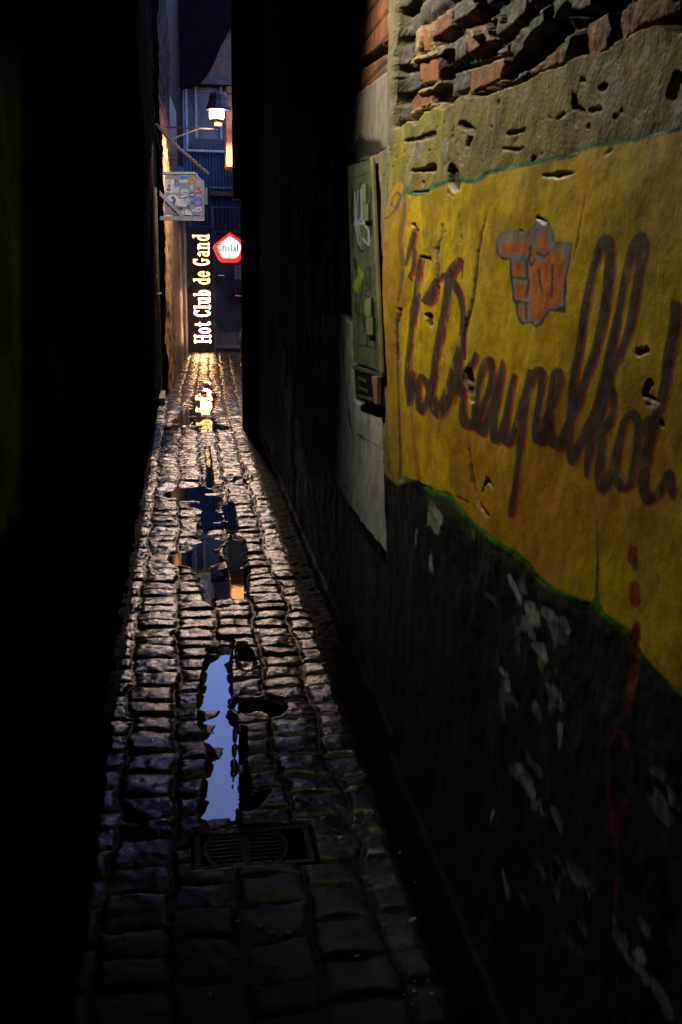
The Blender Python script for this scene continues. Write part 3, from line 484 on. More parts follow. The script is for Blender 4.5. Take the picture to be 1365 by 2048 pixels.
# pebbles and leaves near the wall base
M_peb = mat('pale_pebble', (.30, .24, .15), .5); M_leaf = mat('fallen_leaf', (.34, .22, .09), .5)
prot = []
for k in range(4):
    b = bmesh.new(); bmesh.ops.create_icosphere(b, subdivisions=2, radius=1)
    for v in b.verts: v.co *= 1+.25*math.sin(v.co.x*3+k)*math.cos(v.co.y*4+k*2); v.co.z *= .55
    me = bpy.data.meshes.new('pebble'); b.to_mesh(me); b.free(); me.materials.append(M_peb); me.polygons.foreach_set('use_smooth', [True]*len(me.polygons)); prot.append(me)
rp = random.Random(5); spots = []
for k in range(46):
    x = rp.gauss(760, 60); y = rp.uniform(1640, 2010); x += (y-1800)*.2
    g = onz(x, y, .012)
    if g.x < .52: spots.append((g, rp.uniform(.0016, .0042)))
for k in range(10): g = onz(rp.uniform(300, 620), rp.uniform(1790, 1990), .02); spots.append((g, rp.uniform(.003, .007)))
for i, (g, r) in enumerate(spots):
    o = bpy.data.objects.new('pebble', prot[i % 4]); C.objects.link(o); o.location = (g.x, g.y, .012+r*.5); o.scale = (r*rp.uniform(1, 1.7), r*rp.uniform(.8, 1.4), r); o.rotation_euler = (0, 0, rp.uniform(0, 6))
    tag(o, 'pale grit pebble lying loose on the wet stones near the camera', 'pebble', 'loose grit pebbles on the cobbles')
def leaf(x, y, L, rz, label):
    g = onz(x, y, .016); b = MB(); pts = []
    for k in range(12):
        a = 2*math.pi*k/12; rr = L*(1 if k % 3 else 1.25); pts.append(Vector((math.cos(a)*rr*.5, math.sin(a)*rr*.32, .003*math.cos(a*2))))
    R = Matrix.Rotation(rz, 3, 'Z'); b.prism([g+R@p for p in pts], (0, 0, .0012)); b.build('fallen_leaf', M_leaf, None, label=label, cat='leaf')
leaf(820, 1841, .030, .3, 'pale crumpled leaf on the verge by the right wall base'); leaf(568, 1644, .022, .2, 'small yellowish leaf lying at the rear edge of the drain frame')

# ================================================================== left wall (near), black
lwp = [(-.37, -1.5), (-.37, 1.0), (-.345, 4), (-.325, 8), (-.285, 11.75)]
def lx(y): return np.interp(y, [p[1] for p in lwp], [p[0] for p in lwp])
yl = np.concatenate([np.arange(-1.5, 1, .1), np.arange(1, 4, .02), np.arange(4, 11.76, .04)]); yl[-1] = 11.75; zl = np.arange(-.05, 4.4, .02)
Yl, Zl = [a.ravel() for a in np.meshgrid(yl, zl, indexing='ij')]
m1 = fbm(Yl*4, Zl*4, 4, 401); m2 = fbm(Yl*20, Zl*20, 3, 402); br = np.floor(Zl/.075); fb = Zl/.075-br; jb = np.clip(np.minimum(fb, 1-fb)*7, 0, 1)
XL = lx(Yl) + (m1-.5)*.03 + (m2-.5)*.01 + jb*.006 + np.clip((.35-Zl)/.02, 0, 1)*.008
cl = np.zeros((len(Yl), 3), np.float32); cl[:] = (.007, .006, .006); cl = mixc(cl, (.022, .018, .013), np.clip((m1-.55)*6, 0, 1)*.5)
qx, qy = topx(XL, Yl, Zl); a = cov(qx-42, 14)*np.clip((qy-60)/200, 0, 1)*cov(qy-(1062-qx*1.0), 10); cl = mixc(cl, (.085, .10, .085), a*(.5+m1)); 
lw = empty('dark_brick_wall', (-.34, 5, 0), label='left alley wall of blackened brick in deep shadow', cat='wall')
M_soot = mat('sooty_brick', (1,1,1), .97, var=.4, scale=9, bump=.5, bscale=50, attr=True, bdist=.006, spec=.0)
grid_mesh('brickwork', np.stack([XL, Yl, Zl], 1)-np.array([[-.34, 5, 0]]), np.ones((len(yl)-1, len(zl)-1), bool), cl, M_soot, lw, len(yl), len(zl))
MB().box((-1.4, -1.5, -.1), (-.375, 11.7, 4.38)).build('wall_core', M_dark, lw); MB().box((-1.4, -1.5, 4.38), (-.29, 11.75, 8.5)).build('upper_wall', M_dark, lw)
b = MB(); b.box((-1.4, -1.9, -.1), (1.3, -1.6, 8)); b.build('end_wall_behind', M_dark, lw)
b = MB(); b.box((-.374, -1.6, 3.95), (.62, 9.1, 4.4)); b.build('passage_roof', M_dark, None, label='dark covering over the near half of the alley', cat='roof')
tr = MB(); tr.box((-.36, 1.2, 2.60), (-.145, 4.7, 2.63)); tr.box((-.15, 1.2, 2.60), (-.145, 4.7, 2.66)); tr.build('added_light_shield', M_dark, None, label='added shield high on the near left wall, keeping lamp light off the cobbles', cat='light shield')  # added shield, stops the mural lamp from lighting the floor
# ledge and stone steps on the left
M_stone = mat('grey_doorstep', (.16, .15, .13), .6)
g = onz(306, 800); st1 = empty('doorstep', g, label='small stone doorstep block at the far end of the left wall', cat='step')
MB().box((-.30, 11.0, .0), (-.215, 11.7, .09), .008).build('tread', M_stone, st1); MB().box((-.31, 11.04, -.02), (-.225, 11.68, .0)).build('riser', M_dark, st1)
# ================================================================== left wall beyond, lit by the lantern
A_, B_ = Vector((-.20, 11.9, 0)), Vector((.14, 18.3, 0))
def lp(y, z=0, o=0): f = (y-A_.y)/(B_.y-A_.y); return Vector((A_.x+(B_.x-A_.x)*f+o, y, z))
M_warm = mat('warm_plaster', (.42, .32, .20), .75, var=.35, scale=9, bump=.8, bscale=30, bdist=.03); M_wood = mat('brown_boards', (.09, .055, .035), .6, var=.4, scale=14, stretch=(1,1,.1))
M_bluepl = mat('grey_blue_render', (.12, .13, .15), .7, var=.3)
pw = empty('patched_plaster_wall', (-.2, 12, 0), label='left wall beyond the stickered sign, ragged plaster lit warm by lantern', cat='wall')
yy_ = np.arange(11.9, 13.6, .02); zz_ = np.arange(-.05, 5.2, .03); Yp, Zp = [a.ravel() for a in np.meshgrid(yy_, zz_, indexing='ij')]
k1 = fbm(Yp*3, Zp*3, 4, 501); k2 = fbm(Yp*14, Zp*9, 3, 502); XP = A_.x+(B_.x-A_.x)*(Yp-A_.y)/(B_.y-A_.y)+.01+(k1-.5)*.08+(k2-.5)*.05
cp = np.zeros((len(Yp), 3), np.float32); cp[:] = (.24, .12, .045); cp = mixc(cp, (.13, .08, .045), np.clip((k1-.48)*8, 0, 1)); cp = mixc(cp, (.38, .24, .11), np.clip((k2-.6)*8, 0, 1)*.6)
cp = mixc(cp, (.012, .010, .009), np.clip((Zp-3.15+(k2-.5)*.5)/.15, 0, 1)); cp = mixc(cp, (.10, .075, .055), np.clip((2.05-Zp)/.2, 0, 1)*np.clip((Yp-12.7)/.2, 0, 1))  # wall blackened above lantern height: shade painted into the colour
M_rag = mat('ragged_plaster', (1,1,1), .95, var=.3, scale=18, bump=.6, bscale=60, attr=True, spec=.08)
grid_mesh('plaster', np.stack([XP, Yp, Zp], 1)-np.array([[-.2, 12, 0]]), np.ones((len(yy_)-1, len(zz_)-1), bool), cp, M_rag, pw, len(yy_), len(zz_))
def slab(y0, y1, z0, z1, o, th=.3):
    a, c = lp(y0, z0, o), lp(y1, z0, o); return [a, c, c-Vector((th, 0, 0)), a-Vector((th, 0, 0))], z1-z0
P, h = slab(11.92, 18.3, -.05, 8.5, -.06); MB().prism(P, (0, 0, h)).build('wall_core', M_dark, pw)
P, h = slab(13.62, 15.2, -.02, 3.6, .01, .1); b = MB(); b.prism(P, (0, 0, h)); b.build('board_facing', M_wood, pw)
P, h = slab(15.2, 16.6, -.02, 2.6, -.02, .1); b = MB(); b.prism(P, (0, 0, h)); b.build('door_panel', mat('dark_door_paint', (.05, .035, .03), .45, stretch=(1,1,.1)), pw)
P, h = slab(16.6, 17.3, -.02, 3.0, .012, .1); b = MB(); b.prism(P, (0, 0, h)); b.build('grey_post', M_bluepl, pw, label='grey upright post at the end of the warm wall')
# ================================================================== end of the alley
M_blue = mat('blue_corrugated_sheet', (.07, .11, .20), .42, metal=.2, var=.35, scale=3, stretch=(6, 6, .4)); M_brown = mat('brown_brick_end', (.09, .055, .042), .7, var=.3)
YE = 18.25
def corr(name, x0, x1, z0, z1, y, pitch, amp, m, parent):
    n = int((x1-x0)/pitch*8); xs = np.linspace(x0, x1, n); zs = np.array([z0, z1]); Xc, Zc = [a.ravel() for a in np.meshgrid(xs, zs, indexing='ij')]
    Yc = y + amp*np.clip(np.sin(Xc/pitch*2*np.pi)*1.8, -1, 1); off = np.array(parent.matrix_world.translation)
    return grid_mesh(name, np.stack([Xc, Yc, Zc], 1)-off[None], np.ones((n-1, 1), bool), None, m, parent, n, 2)
zat = lambda py, Yp=YE: ony(420, py, Yp).z
xat = lambda px, Yp=YE, py=550: ony(px, py, Yp).x
fen = empty('corrugated_fence', (.6, YE, zat(413)), label='blue corrugated metal sheeting above the end gate', cat='fence')
corr('sheet', xat(352, py=330), 1.7, zat(466), zat(305), YE+.06, .055, .016, M_blue, fen)
corr('side_sheet', xat(348, py=240)+.0, xat(372, py=240), zat(304), zat(178), YE+.02, .06, .016, M_blue, fen)
M_rail = mat('galvanised_rail', (.30, .31, .33), .35, metal=.7)
MB().box((xat(372, py=303), YE-.12, zat(306)), (1.7, YE+.02, zat(301)), .004).build('capping', M_rail, fen); MB().box((xat(424), YE-.05, zat(392)), (1.7, YE+.0, zat(383)), .004).build('rail', mat('brown_rail', (.12, .085, .06), .5), fen)
MB().box((xat(424), YE-.02, zat(375.5)), (1.7, YE+.02, zat(374)), .002).build('wire_rail', M_rail, fen)
bld = empty('end_building', (.6, 19, 0), label='brown brick building closing the alley above the blue sheeting, tall window', cat='building')
zt = 5.92
MB().box((-.3, 19.2, -.1), (2.4, 23, zt-.35)).build('wall', M_brown, bld)
MB().box((-.3, 19.0, zt-.35), (1.02, 23, zt), .01).build('parapet', M_dark, bld)
MB().box((-.3, 18.9, zat(170, 19)), (2.4, 19.195, zat(150, 19))).build('lintel', mat('grey_lintel', (.06, .055, .065), .7), bld)
wf = MB()
for x0 in (372, 391, 441): wf.box((xat(x0, 19, 240), 19.05, zat(300, 19)), (xat(x0+4.5, 19, 240), 19.195, zat(171, 19)))
win = wf.build('window_frame', mat('pale_blue_frame', (.22, .24, .30), .5), bld)
MB().box((xat(376, 19, 240), 19.15, zat(300, 19)), (xat(441, 19, 240), 19.19, zat(172, 19))).build('window_pane', mat('misted_glass', (.09, .085, .12), .3, var=.5, scale=2), win)
MB().box((ony(452, 250, 12.9).x, 12.75, ony(452, 334, 12.75).z), (1.35, 13.3, ony(452, 172, 12.75).z), .02).build('projecting_bay', mat('orange_plaster', (.30, .15, .06), .8, var=.5, scale=14, bump=.8, bscale=30), None, label='orange plastered bay projecting at the right just behind the street lantern', cat='bay')
MB().box((xat(385, 19, 240), 18.72, zat(300, 18.7)), (1.7, 18.98, zat(277, 18.7)), .02).build('flat_roof', mat('grey_roof_felt', (.03, .033, .045), .6), bld)
# gate
gt = empty('metal_gate', (xat(455), YE, 0), label='blue-grey ribbed metal gate with barred top beneath the corrugated sheeting', cat='gate')
M_gate = mat('gate_paint', (.085, .09, .13), .45, var=.25, scale=4, stretch=(1, 1, .2))
zp0, zp1, zb = .12, zat(527), zat(413)
corr('ribbed_panel', xat(431), 1.7, zp0, zat(466), YE-.04, .075, .012, M_gate, gt)
fr = MB(); fr.box((xat(423), YE-.1, 0), (xat(430), YE-.02, zb), .004); fr.box((xat(430), YE-.09, zat(466)), (1.7, YE-.03, zat(462)), .003); fr.box((xat(430), YE-.09, zb-.03), (1.7, YE-.03, zb), .003); fr.box((xat(430), YE-.09, .06), (1.7, YE-.03, .12), .003); fr.build('gate_frame', M_gate, gt)
for k in range(9):
    x = xat(438+8.0*k); MB().tube([(x, YE-.06, zat(462)), (x, YE-.06, zb-.03)], .008).build('bar', M_rail, gt)
h = ony(436, 551, YE-.1); b = MB(); b.box((h.x-.03, YE-.115, h.z-.09), (h.x+.03, YE-.055, h.z+.05), .004); lk = b.build('lock', M_bk, gt)
MB().tube([(h.x, YE-.14, h.z), (h.x+.12, YE-.14, h.z)], .010).build('handle', mat('steel_handle', (.5, .5, .52), .25, metal=1), lk)
nt_ = empty('paper_notice', ony(478, 556, YE-.06), label='pale paper notice taped on the ribbed gate right of the lock', cat='notice')
b = MB(); c0 = ony(470, 558, YE-.06); b.box((c0.x, YE-.062, zat(558)), (c0.x+.16, YE-.059, zat(530))); b.build('sheet', mat('paper', (.5, .5, .53), .7), nt_)
for k in range(6): MB().box((c0.x+.02, YE-.0625, zat(534+3.5*k)), (c0.x+.13-.03*(k % 3), YE-.0622, zat(533+3.5*k))).build('text_line', M_bk, nt_)
MB().box((1.30, 9.5, -.1), (2.4, 19.2, 3.5)).build('brick_wall', M_brown, None, label='far right wall behind the near wall corner, beside the gate', cat='wall')
# ---- writing by strokes
def stroke_letters(mb, strokes, place, w, d, fat=.85):
    k = 0
    for pts, wd in strokes:
        for p, q in zip(pts, pts[1:]):
            p = Vector((*p, 0)); q = Vector((*q, 0)); t = (q-p).normalized(); nn_ = Vector((-t.y, t.x, 0))*wd*fat/2; t = t*wd*.3
            mb.prism([place(v) for v in (p-t+nn_, p-t-nn_, q+t-nn_, q+t+nn_)], d*(1+.12*(k % 5))); k += 1
TK, TN = .17, .09      # thick and thin stroke, cap height 1
def arc(cx, cy, rx, ry, a0, a1, n=9): return [(cx+rx*math.cos(math.radians(a0+(a1-a0)*i/n)), cy+ry*math.sin(math.radians(a0+(a1-a0)*i/n))) for i in range(n+1)]
def bowl(cx, cy, rx, ry): return [(arc(cx, cy, rx, ry, 60, 300, 8), TK*.8), (arc(cx, cy, rx, ry, -60, 60, 6), TK*.8)]
def ser(x, y, w=.26): return ([(x-w/2, y), (x+w/2, y)], .07)
G_ = {'H': (.72, [([(.14,.02),(.14,.98)], TK), ([(.56,.02),(.56,.98)], TK), ([(.14,.52),(.56,.52)], TN), ser(.14,.03), ser(.56,.03), ser(.14,.97), ser(.56,.97)]),
 'o': (.54, [(arc(.26,.35,.17,.31,0,360,16), TK*.85)]), 't': (.40, [([(.16,.9),(.16,.15),(.24,.05),(.34,.08)], TK*.9), ([(.02,.66),(.32,.66)], TN)]),
 'C': (.62, [(arc(.33,.5,.22,.45,50,310,12), TK*.9), ([(.52,.98),(.52,.72)], .08), ([(.52,.28),(.52,.1)], .06)]), 'l': (.34, [([(.16,.02),(.16,.98)], TK), ser(.16,.03,.3), ser(.10,.96,.2)]),
 'u': (.58, [([(.13,.66),(.13,.16),(.2,.05),(.3,.05),(.42,.16)], TK*.85), ([(.43,.68),(.43,.03)], TK*.9), ser(.08,.66,.18), ser(.38,.66,.18), ser(.49,.03,.16)]),
 'b': (.56, [([(.13,.03),(.13,.98)], TK*.9), (arc(.26,.34,.17,.30,130,-130,12), TK*.8), ser(.08,.96,.18)]), 'd': (.56, [([(.42,.03),(.42,.98)], TK*.9), (arc(.28,.34,.17,.30,50,310,12), TK*.8), ser(.37,.96,.2), ser(.48,.03,.16)]),
 'e': (.54, [(arc(.26,.35,.17,.31,0,320,14), TK*.8), ([(.12,.38),(.43,.38)], .07)]), 'G': (.66, [(arc(.33,.5,.22,.45,50,320,12), TK*.9), ([(.52,.98),(.52,.74)], .08), ([(.50,.44),(.50,.12)], TK*.8), ([(.38,.44),(.60,.44)], .07)]),
 'a': (.54, [([(.40,.03),(.40,.5),(.34,.63),(.22,.66),(.12,.58)], TK*.8), (arc(.25,.2,.14,.16,60,330,10), TK*.7), ser(.46,.03,.14)]),
 'n': (.60, [([(.14,.03),(.14,.68)], TK*.9), ([(.14,.5),(.24,.62),(.36,.64),(.44,.55),(.44,.03)], TK*.85), ser(.14,.03,.26), ser(.46,.03,.24), ser(.08,.66,.18)]), ' ': (.24, []),
 'r': (.40, [([(.12,.03),(.12,.68)], TK), ([(.14,.52),(.26,.64),(.36,.62)], TK*.8)]), 'i': (.26, [([(.13,.03),(.13,.66)], TK), ([(.13,.84),(.13,.9)], TK)]), 's': (.46, [([(.38,.58),(.26,.65),(.13,.58),(.13,.45),(.36,.24),(.34,.1),(.22,.04),(.08,.12)], TK*.75)])}
def text_w(s, trk=0.03): return sum(G_[c][0]+trk for c in s)
# lit club sign
YS = 17.85
x0, x1 = xat(376, YS), xat(426, YS); zb0, zb1 = .02, ony(400, 452, YS).z
hs = empty('club_sign', ((x0+x1)/2, YS, 0), label='tall black board with lit vertical letters reading Hot Club de Gand', cat='sign')
MB().box((x0, YS, zb0), (x1, YS+.08, zb1), .006).build('board', mat('black_board', (.006, .005, .005), .35, bump=.05), hs)
ML1 = mat('letter_light_white', (.8, .7, .6), .5, bump=0, emit=(1, .54, .20), estr=34); MV1 = mat('violet_letter_bloom', (.3, .1, .4), .5, bump=0, emit=(.60, .14, .80), estr=1.1); MV2 = mat('amber_letter_bloom', (.4, .2, .05), .5, bump=0, emit=(.7, .28, .03), estr=.6); ML2 = mat('letter_light_yellow', (.8, .7, .5), .5, bump=0, emit=(1, .62, .20), estr=6)
s_ = 'Hot Club de Gand'; zb_, zt_ = ony(403, 686, YS).z, ony(403, 467, YS).z; tot = text_w(s_, .06); sc = (zt_-zb_)/tot; Lx = xat(420, YS, 580); hcap = xat(420, YS, 580)-xat(388, YS, 580)
pen = 0
for ch in s_:
    wdt, st = G_[ch]
    if st:
        pl = lambda v, pen=pen: Vector((Lx - v.y*hcap - .0, YS-.001, zb_+(pen+v.x)*sc))
        b = MB(); stroke_letters(b, st, pl, 0, Vector((0, -.018, 0)), .72)
        b2 = MB(); stroke_letters(b2, st, lambda v, pen=pen: pl(v)+Vector((0, .0005, 0)), 0, Vector((0, -.012, 0)), 1.12)  # wider glowing outline behind each letter, stands in for bloom
        lo = b.build('letter', ML2 if pen > text_w('Hot Club ', .06)-.05 else ML1, hs); lo2 = b2.build('letter_bloom', MV2 if pen > text_w('Hot Club ', .06)-.05 else MV1, hs)
    pen += wdt+.06
# lit beer sign, five-sided
YC = 15.6; z2 = lambda a, b_: ony(290+a/5.12, 320+b_/5.12, YC)
cs = empty('pentagon_sign', z2(870, 900), label='lit five-sided sign with red border reading Cristal beside the gate', cat='sign')
outer = [(870,738),(985,815),(1030,890),(985,1020),(950,1050),(785,1050),(750,1010),(698,900),(715,865)]
inner = [(870,778),(960,838),(994,890),(960,980),(930,1005),(810,1005),(785,985),(742,895),(760,862)]
Mred = mat('red_lit_acrylic', (.6, .02, .01), .3, bump=0, emit=(1, .03, .012), estr=.75); Mwh = mat('white_lit_acrylic', (.8, .85, .8), .3, bump=0, emit=(.84, 1, .95), estr=1.25)
b = MB(); b.prism([z2(*p) for p in outer], (0, .12, 0)); b.build('red_border', Mred, cs)
b = MB(); b.prism([z2(*p)+Vector((0, -.002, 0)) for p in inner], (0, -.004, 0)); fc_ = b.build('white_face', Mwh, cs)
Mnav = mat('navy_print', (.01, .02, .10), .4, bump=0); b = MB(); sx = z2(752, 930); ex = z2(965, 930); wtot = text_w('Cristal', .06); sc2 = (ex.x-sx.x)/wtot; pen = 0; hh = z2(0, 868).z-z2(0, 938).z
for ch in 'Cristal':
    wdt, st = G_[ch]; stroke_letters(b, st, lambda v, pen=pen: Vector((sx.x+(pen+v.x)*sc2, YC-.0075, sx.z+.0+v.y*hh)), 0, Vector((0, -.0015, 0)), 1.2); pen += wdt+.06
b.build('lettering', Mnav, fc_)
b = MB(); b.prism([z2(855, 965)+Vector((0,-.0075,0)), z2(873, 965)+Vector((0,-.0075,0)), z2(873, 978)+Vector((0,-.0075,0)), z2(855, 978)+Vector((0,-.0075,0))], (0, -.001, 0)); b.build('red_mark', mat('dark_red_print', (.3, .01, .03), .4, bump=0), fc_)
b = MB(); b.prism([z2(850, 988)+Vector((0,-.0075,0)), z2(878, 988)+Vector((0,-.0075,0)), z2(878, 1001)+Vector((0,-.0075,0)), z2(850, 1001)+Vector((0,-.0075,0))], (0, -.001, 0))
for a1, a2 in (((800,985),(842,995)), ((886,995),(930,985)), ((825,945),(815,965)), ((905,945),(915,965))): 
    p1, p2 = z2(*a1)+Vector((0,-.0076,0)), z2(*a2)+Vector((0,-.0076,0)); b.prism([p1, p2, p2+Vector((0,0,.004)), p1+Vector((0,0,.004))], (0, -.0008, 0))
b.build('gold_mark', mat('gold_print', (.30, .28, .05), .4, bump=0), fc_)
MB().tube([z2(985, 785)+Vector((0, .06, 0)), (1.3, YC+.06, z2(985, 785).z)], .012).build('bracket', M_bk, cs)

# ---- stickered box sign
YB = 11.2; z8 = lambda a, b_, dy=0: ony(320+a/13.65, 340+b_/13.65, YB)+Vector((0, dy, 0))
sg = empty('hanging_box_sign', z8(680, 1320), label='grey boxy hanging sign covered in stickers on bracket off left wall', cat='sign')
Mgp = mat('grey_panel_paint', (.30, .31, .33), .5, var=.12, bump=.08); Mgf = mat('grey_bracket_steel', (.36, .36, .37), .45, metal=.2, var=.2)
b = MB(); b.prism([z8(*p) for p in ((145,150),(1040,150),(1220,320),(1220,1225),(140,1215))], (0, .10, 0)); pn = b.build('panel', Mgp, sg)
MB().prism([z8(75, 55, -.03), z8(960, 55, -.03), z8(1040, 118, -.03), z8(110, 118, -.03)], (0, .16, 0)).build('top_rail', Mgf, sg)
MB().prism([z8(10, 1268, -.04), z8(1225, 1268, -.04), z8(1215, 1375, -.04), z8(10, 1365, -.04)], (0, .16, 0)).build('bottom_rail', Mgf, sg)
MB().prism([z8(0, 575, -.045), z8(30, 600, -.045), z8(710, 1285, -.045), z8(580, 1285, -.045), z8(0, 700, -.045)], (0, .02, 0)).build('brace', Mgf, sg)
MB().prism([z8(1235, 480, .0), z8(1300, 480, .0), z8(1300, 930, .0), z8(1235, 930, .0)], (0, .05, 0)).build('side_plate', mat('tan_plate', (.24, .2, .14), .5), sg)
MB().tube([ony(312, 248, YB+.1), ony(345, 285, YB+.06), ony(418, 348, YB)], .016, 6).build('stay_bar', mat('rusty_stay', (.16, .10, .06), .6), sg)
SM = {}
def smt(c_):
    if c_ not in SM: SM[c_] = mat('sticker_ink', c_, .45, var=.08, bump=0)
    return SM[c_]
Wt, Nv, Bl, Or, Rd, Tn, Pu = (.75,.73,.66), (.04,.03,.14), (.03,.16,.6), (.85,.28,.01), (.55,.01,.06), (.55,.42,.26), (.16,.14,.30)
def circ(cx, cy, rx, ry, n=14): return [(cx+rx*math.cos(2*math.pi*k/n), cy+ry*math.sin(2*math.pi*k/n)) for k in range(n)]
STK = [('violin', Wt, [(160,245),(395,270),(355,632),(138,605)], [((.17,.16,.24), circ(245,535,55,52)), ((.17,.16,.24), circ(260,435,42,48)), ((.17,.16,.24), [(262,300),(280,300),(275,400),(258,400)]), ((.17,.16,.24), circ(272,292,20,14))]),
 ('blue guitar', Pu, circ(455,375,55,62)+[], [((.10,.09,.3), circ(440,285,38,45)), ((.4,.4,.6), circ(460,375,22,24))]), ('blank white', (.62,.62,.58), [(385,455),(530,460),(510,630),(360,610)], [((.25,.25,.3), [(400,490),(450,485),(450,505),(400,510)])]),
 ('blue and cream', Bl, [(545,165),(755,165),(755,252),(540,252)], [((.75,.7,.5), [(540,256),(755,256),(750,355),(545,340)]), ((.05,.15,.5), [(580,258),(640,258),(640,285),(580,285)])]),
 ('orange ticket', Or, [(755,290),(810,250),(860,250),(860,200),(940,185),(990,255),(880,380),(840,340),(770,345)], [((.2,.06,.01), circ(893,270,22,22,8)), ((.3,.1,.02), [(800,265),(830,262),(860,300),(840,310)])]),
 ('tan scribbled', (.42,.36,.28), [(1000,270),(1110,290),(1145,400),(1110,470),(1000,440),(975,380)], [(Tn, circ(1050,350,50,35,9))]), ('cream torn', (.7,.68,.5), [(850,410),(905,400),(900,520),(860,550),(820,480)], []),
 ('red card', Rd, [(990,480),(1145,510),(1130,665),(960,640)], [((.8,.75,.75), [(985,530),(1050,552),(1048,566),(980,545)]), ((.8,.75,.75), [(970,580),(1095,595),(1095,607),(970,595)]), ((.85,.8,.8), circ(1125,535,20,20,5))]),
 ('round white', (.72,.72,.66), circ(675,590,105,78), [((.3,.28,.4), [(640,555),(720,548),(722,562),(642,570)]), ((.2,.2,.3), [(620,600),(760,590),(762,625),(625,632)])]),
 ('white wedge', Wt, [(555,715),(640,690),(795,680),(790,705),(600,760),(575,755)], [(Nv, [(560,765),(600,765),(790,710),(760,735),(570,785)])]),
 ('purple round', (.10,.06,.35), circ(880,680,85,78), [((.55,.6,.45), [(830,660),(930,645),(925,700),(850,705)])]), ('small white', Wt, [(1040,672),(1120,680),(1118,738),(1040,728)], [(Nv, circ(1075,715,25,18,8))]),
 ('oval white', Wt, circ(355,765,150,95,18), [(Nv, [(300,740),(330,760),(350,700),(400,730),(410,780),(330,800)]), ((.05,.03,.18), [(375,780),(450,785),(405,950),(355,900)])]),
 ('torn white', (.78,.77,.74), [(460,780),(660,795),(670,910),(750,965),(735,998),(600,1000),(410,945)], [((.35,.35,.38), [(570,830),(640,815),(645,880),(575,895)]), ((.7,.7,.68), [(582,840),(632,828),(636,872),(584,882)])]),
 ('black and white star', (.68,.66,.64), [(700,820),(740,770),(810,810),(830,870),(790,940),(700,930),(670,880)], [((.06,.05,.08), [(715,840),(780,830),(740,870)]), ((.06,.05,.08), [(740,890),(800,860),(790,915)])]),
 ('teal fish', (.02,.25,.35), circ(870,890,45,55,12), [((.02,.03,.08), [(890,840),(925,880),(910,950),(895,945)])]), ('blue square', (.12,.19,.50), [(910,765),(1145,740),(1190,970),(950,1010)], [((.75,.25,.27), circ(1050,900,62,58)), ((.12,.19,.50), circ(1055,895,24,24))]),
 ('white trefoil', Wt, [(970,1020),(1130,990),(1150,1125),(1000,1145)], [((.2,.2,.3), [(1010,1060),(1105,1050),(1060,1110)])]), ('purple and orange', (.09,.04,.15), circ(550,1030,90,62), [((.8,.25,.05), [(410,960),(465,975),(470,1020)]), ((.8,.35,.1), [(540,1100),(630,1075),(610,1115),(570,1125)]), ((.7,.65,.7), [(480,990),(530,985),(560,1010),(500,1005)])]),
 ('grey mast', (.14,.13,.17), [(740,950),(820,940),(820,1065),(720,1055)], []), ('torn flower', (.76,.75,.72), [(700,1080),(760,1065),(780,1110),(830,1120),(890,1225),(720,1228),(690,1180)], []), ('small torn', (.7,.7,.66), [(590,1135),(650,1110),(680,1140),(670,1210),(620,1190)], []), ('white triangle', (.66,.66,.62), [(860,1130),(900,1080),(965,1045),(975,1130)], []),
 ('round bicycle', (.05,.05,.09), circ(340,1105,70,72), [((.68,.68,.68), circ(340,1108,56,60)), ((.05,.05,.09), circ(342,1108,38,42)), ((.6,.6,.6), [(330,1075),(345,1075),(350,1130),(335,1130)]), ((.7,.7,.7), [(265,1030),(310,1018),(305,1045),(270,1058)])]), ('tiny cream', (.6,.6,.55), [(430,1205),(445,1160),(500,1212)], [])]
for i, (nm, c_, poly, marks) in enumerate(STK):
    b = MB(); b.prism([z8(*p, -.0006*(1+i % 7)) for p in poly], (0, -.0005, 0)); so = b.build('sticker', smt(c_), pn, label=nm+' sticker')
    for j, (mc, mp_) in enumerate(marks):
        b = MB(); b.prism([z8(*p, -.0006*(1+i % 7)-.0012-.0006*j) for p in mp_], (0, -.0004, 0))
        o = b.build('print', smt(mc), None); o.parent = pn; o.location = -Vector(sg.location); o.name = 'sticker_print'
# ---- street lantern with its arm
z1 = lambda a, b_, dy=0, Yq=LAMP_Y: ony(290+a/5.687, 40+b_/5.687, Yq)+Vector((0, dy, 0))
sl = empty('street_lantern', (LP.x, LAMP_Y, LP.z-.2), label='lit street lantern with dark hood on an arm above the far cobbles', cat='street lamp')
M_ironb = mat('black_lamp_iron', (.02, .02, .022), .5)
gl_ = mat('lantern_glass', (.8, .75, .9), .3, bump=0, emit=(.70, .50, 1), estr=45)
gw = (z1(893, 1040)-z1(742, 1040)).x/2; gh = z1(0, 998).z-z1(0, 1095).z; gz = z1(0, 1095).z; gx_ = z1(818, 1040).x
b = MB(); b.lathe((gx_, LAMP_Y, gz), [(gw*.95*1.15, 0), (gw*1.2, gh*.2), (gw*1.2, gh*.8), (gw*.95, gh)], 8); b.build('glass', gl_, sl)
b = MB(); b.lathe((gx_+.02, LAMP_Y, gz+gh+.004), [(gw*1.9, 0), (gw*1.95, .02), (gw*1.45, .10), (gw*1.4, .16), (gw*1.1, .19), (gw*.2, .2)], 12); b.build('hood', M_ironb, sl)
b = MB(); b.lathe((gx_, LAMP_Y, gz-.055), [(gw*.5, 0), (gw*.8, .02), (gw*1.05, .05)], 10); b.build('base_ring', M_ironb, sl)
b = MB(); b.box((z1(775, 0).x, LAMP_Y-.05, z1(0, 1172).z), (z1(862, 0).x, LAMP_Y+.03, z1(0, 1143).z), .004); b.build('lower_lens', mat('amber_lens', (.8, .5, .2), .4, bump=0, emit=(1, .55, .18), estr=1.6), sl)
xw = lp(12.5, 0).x
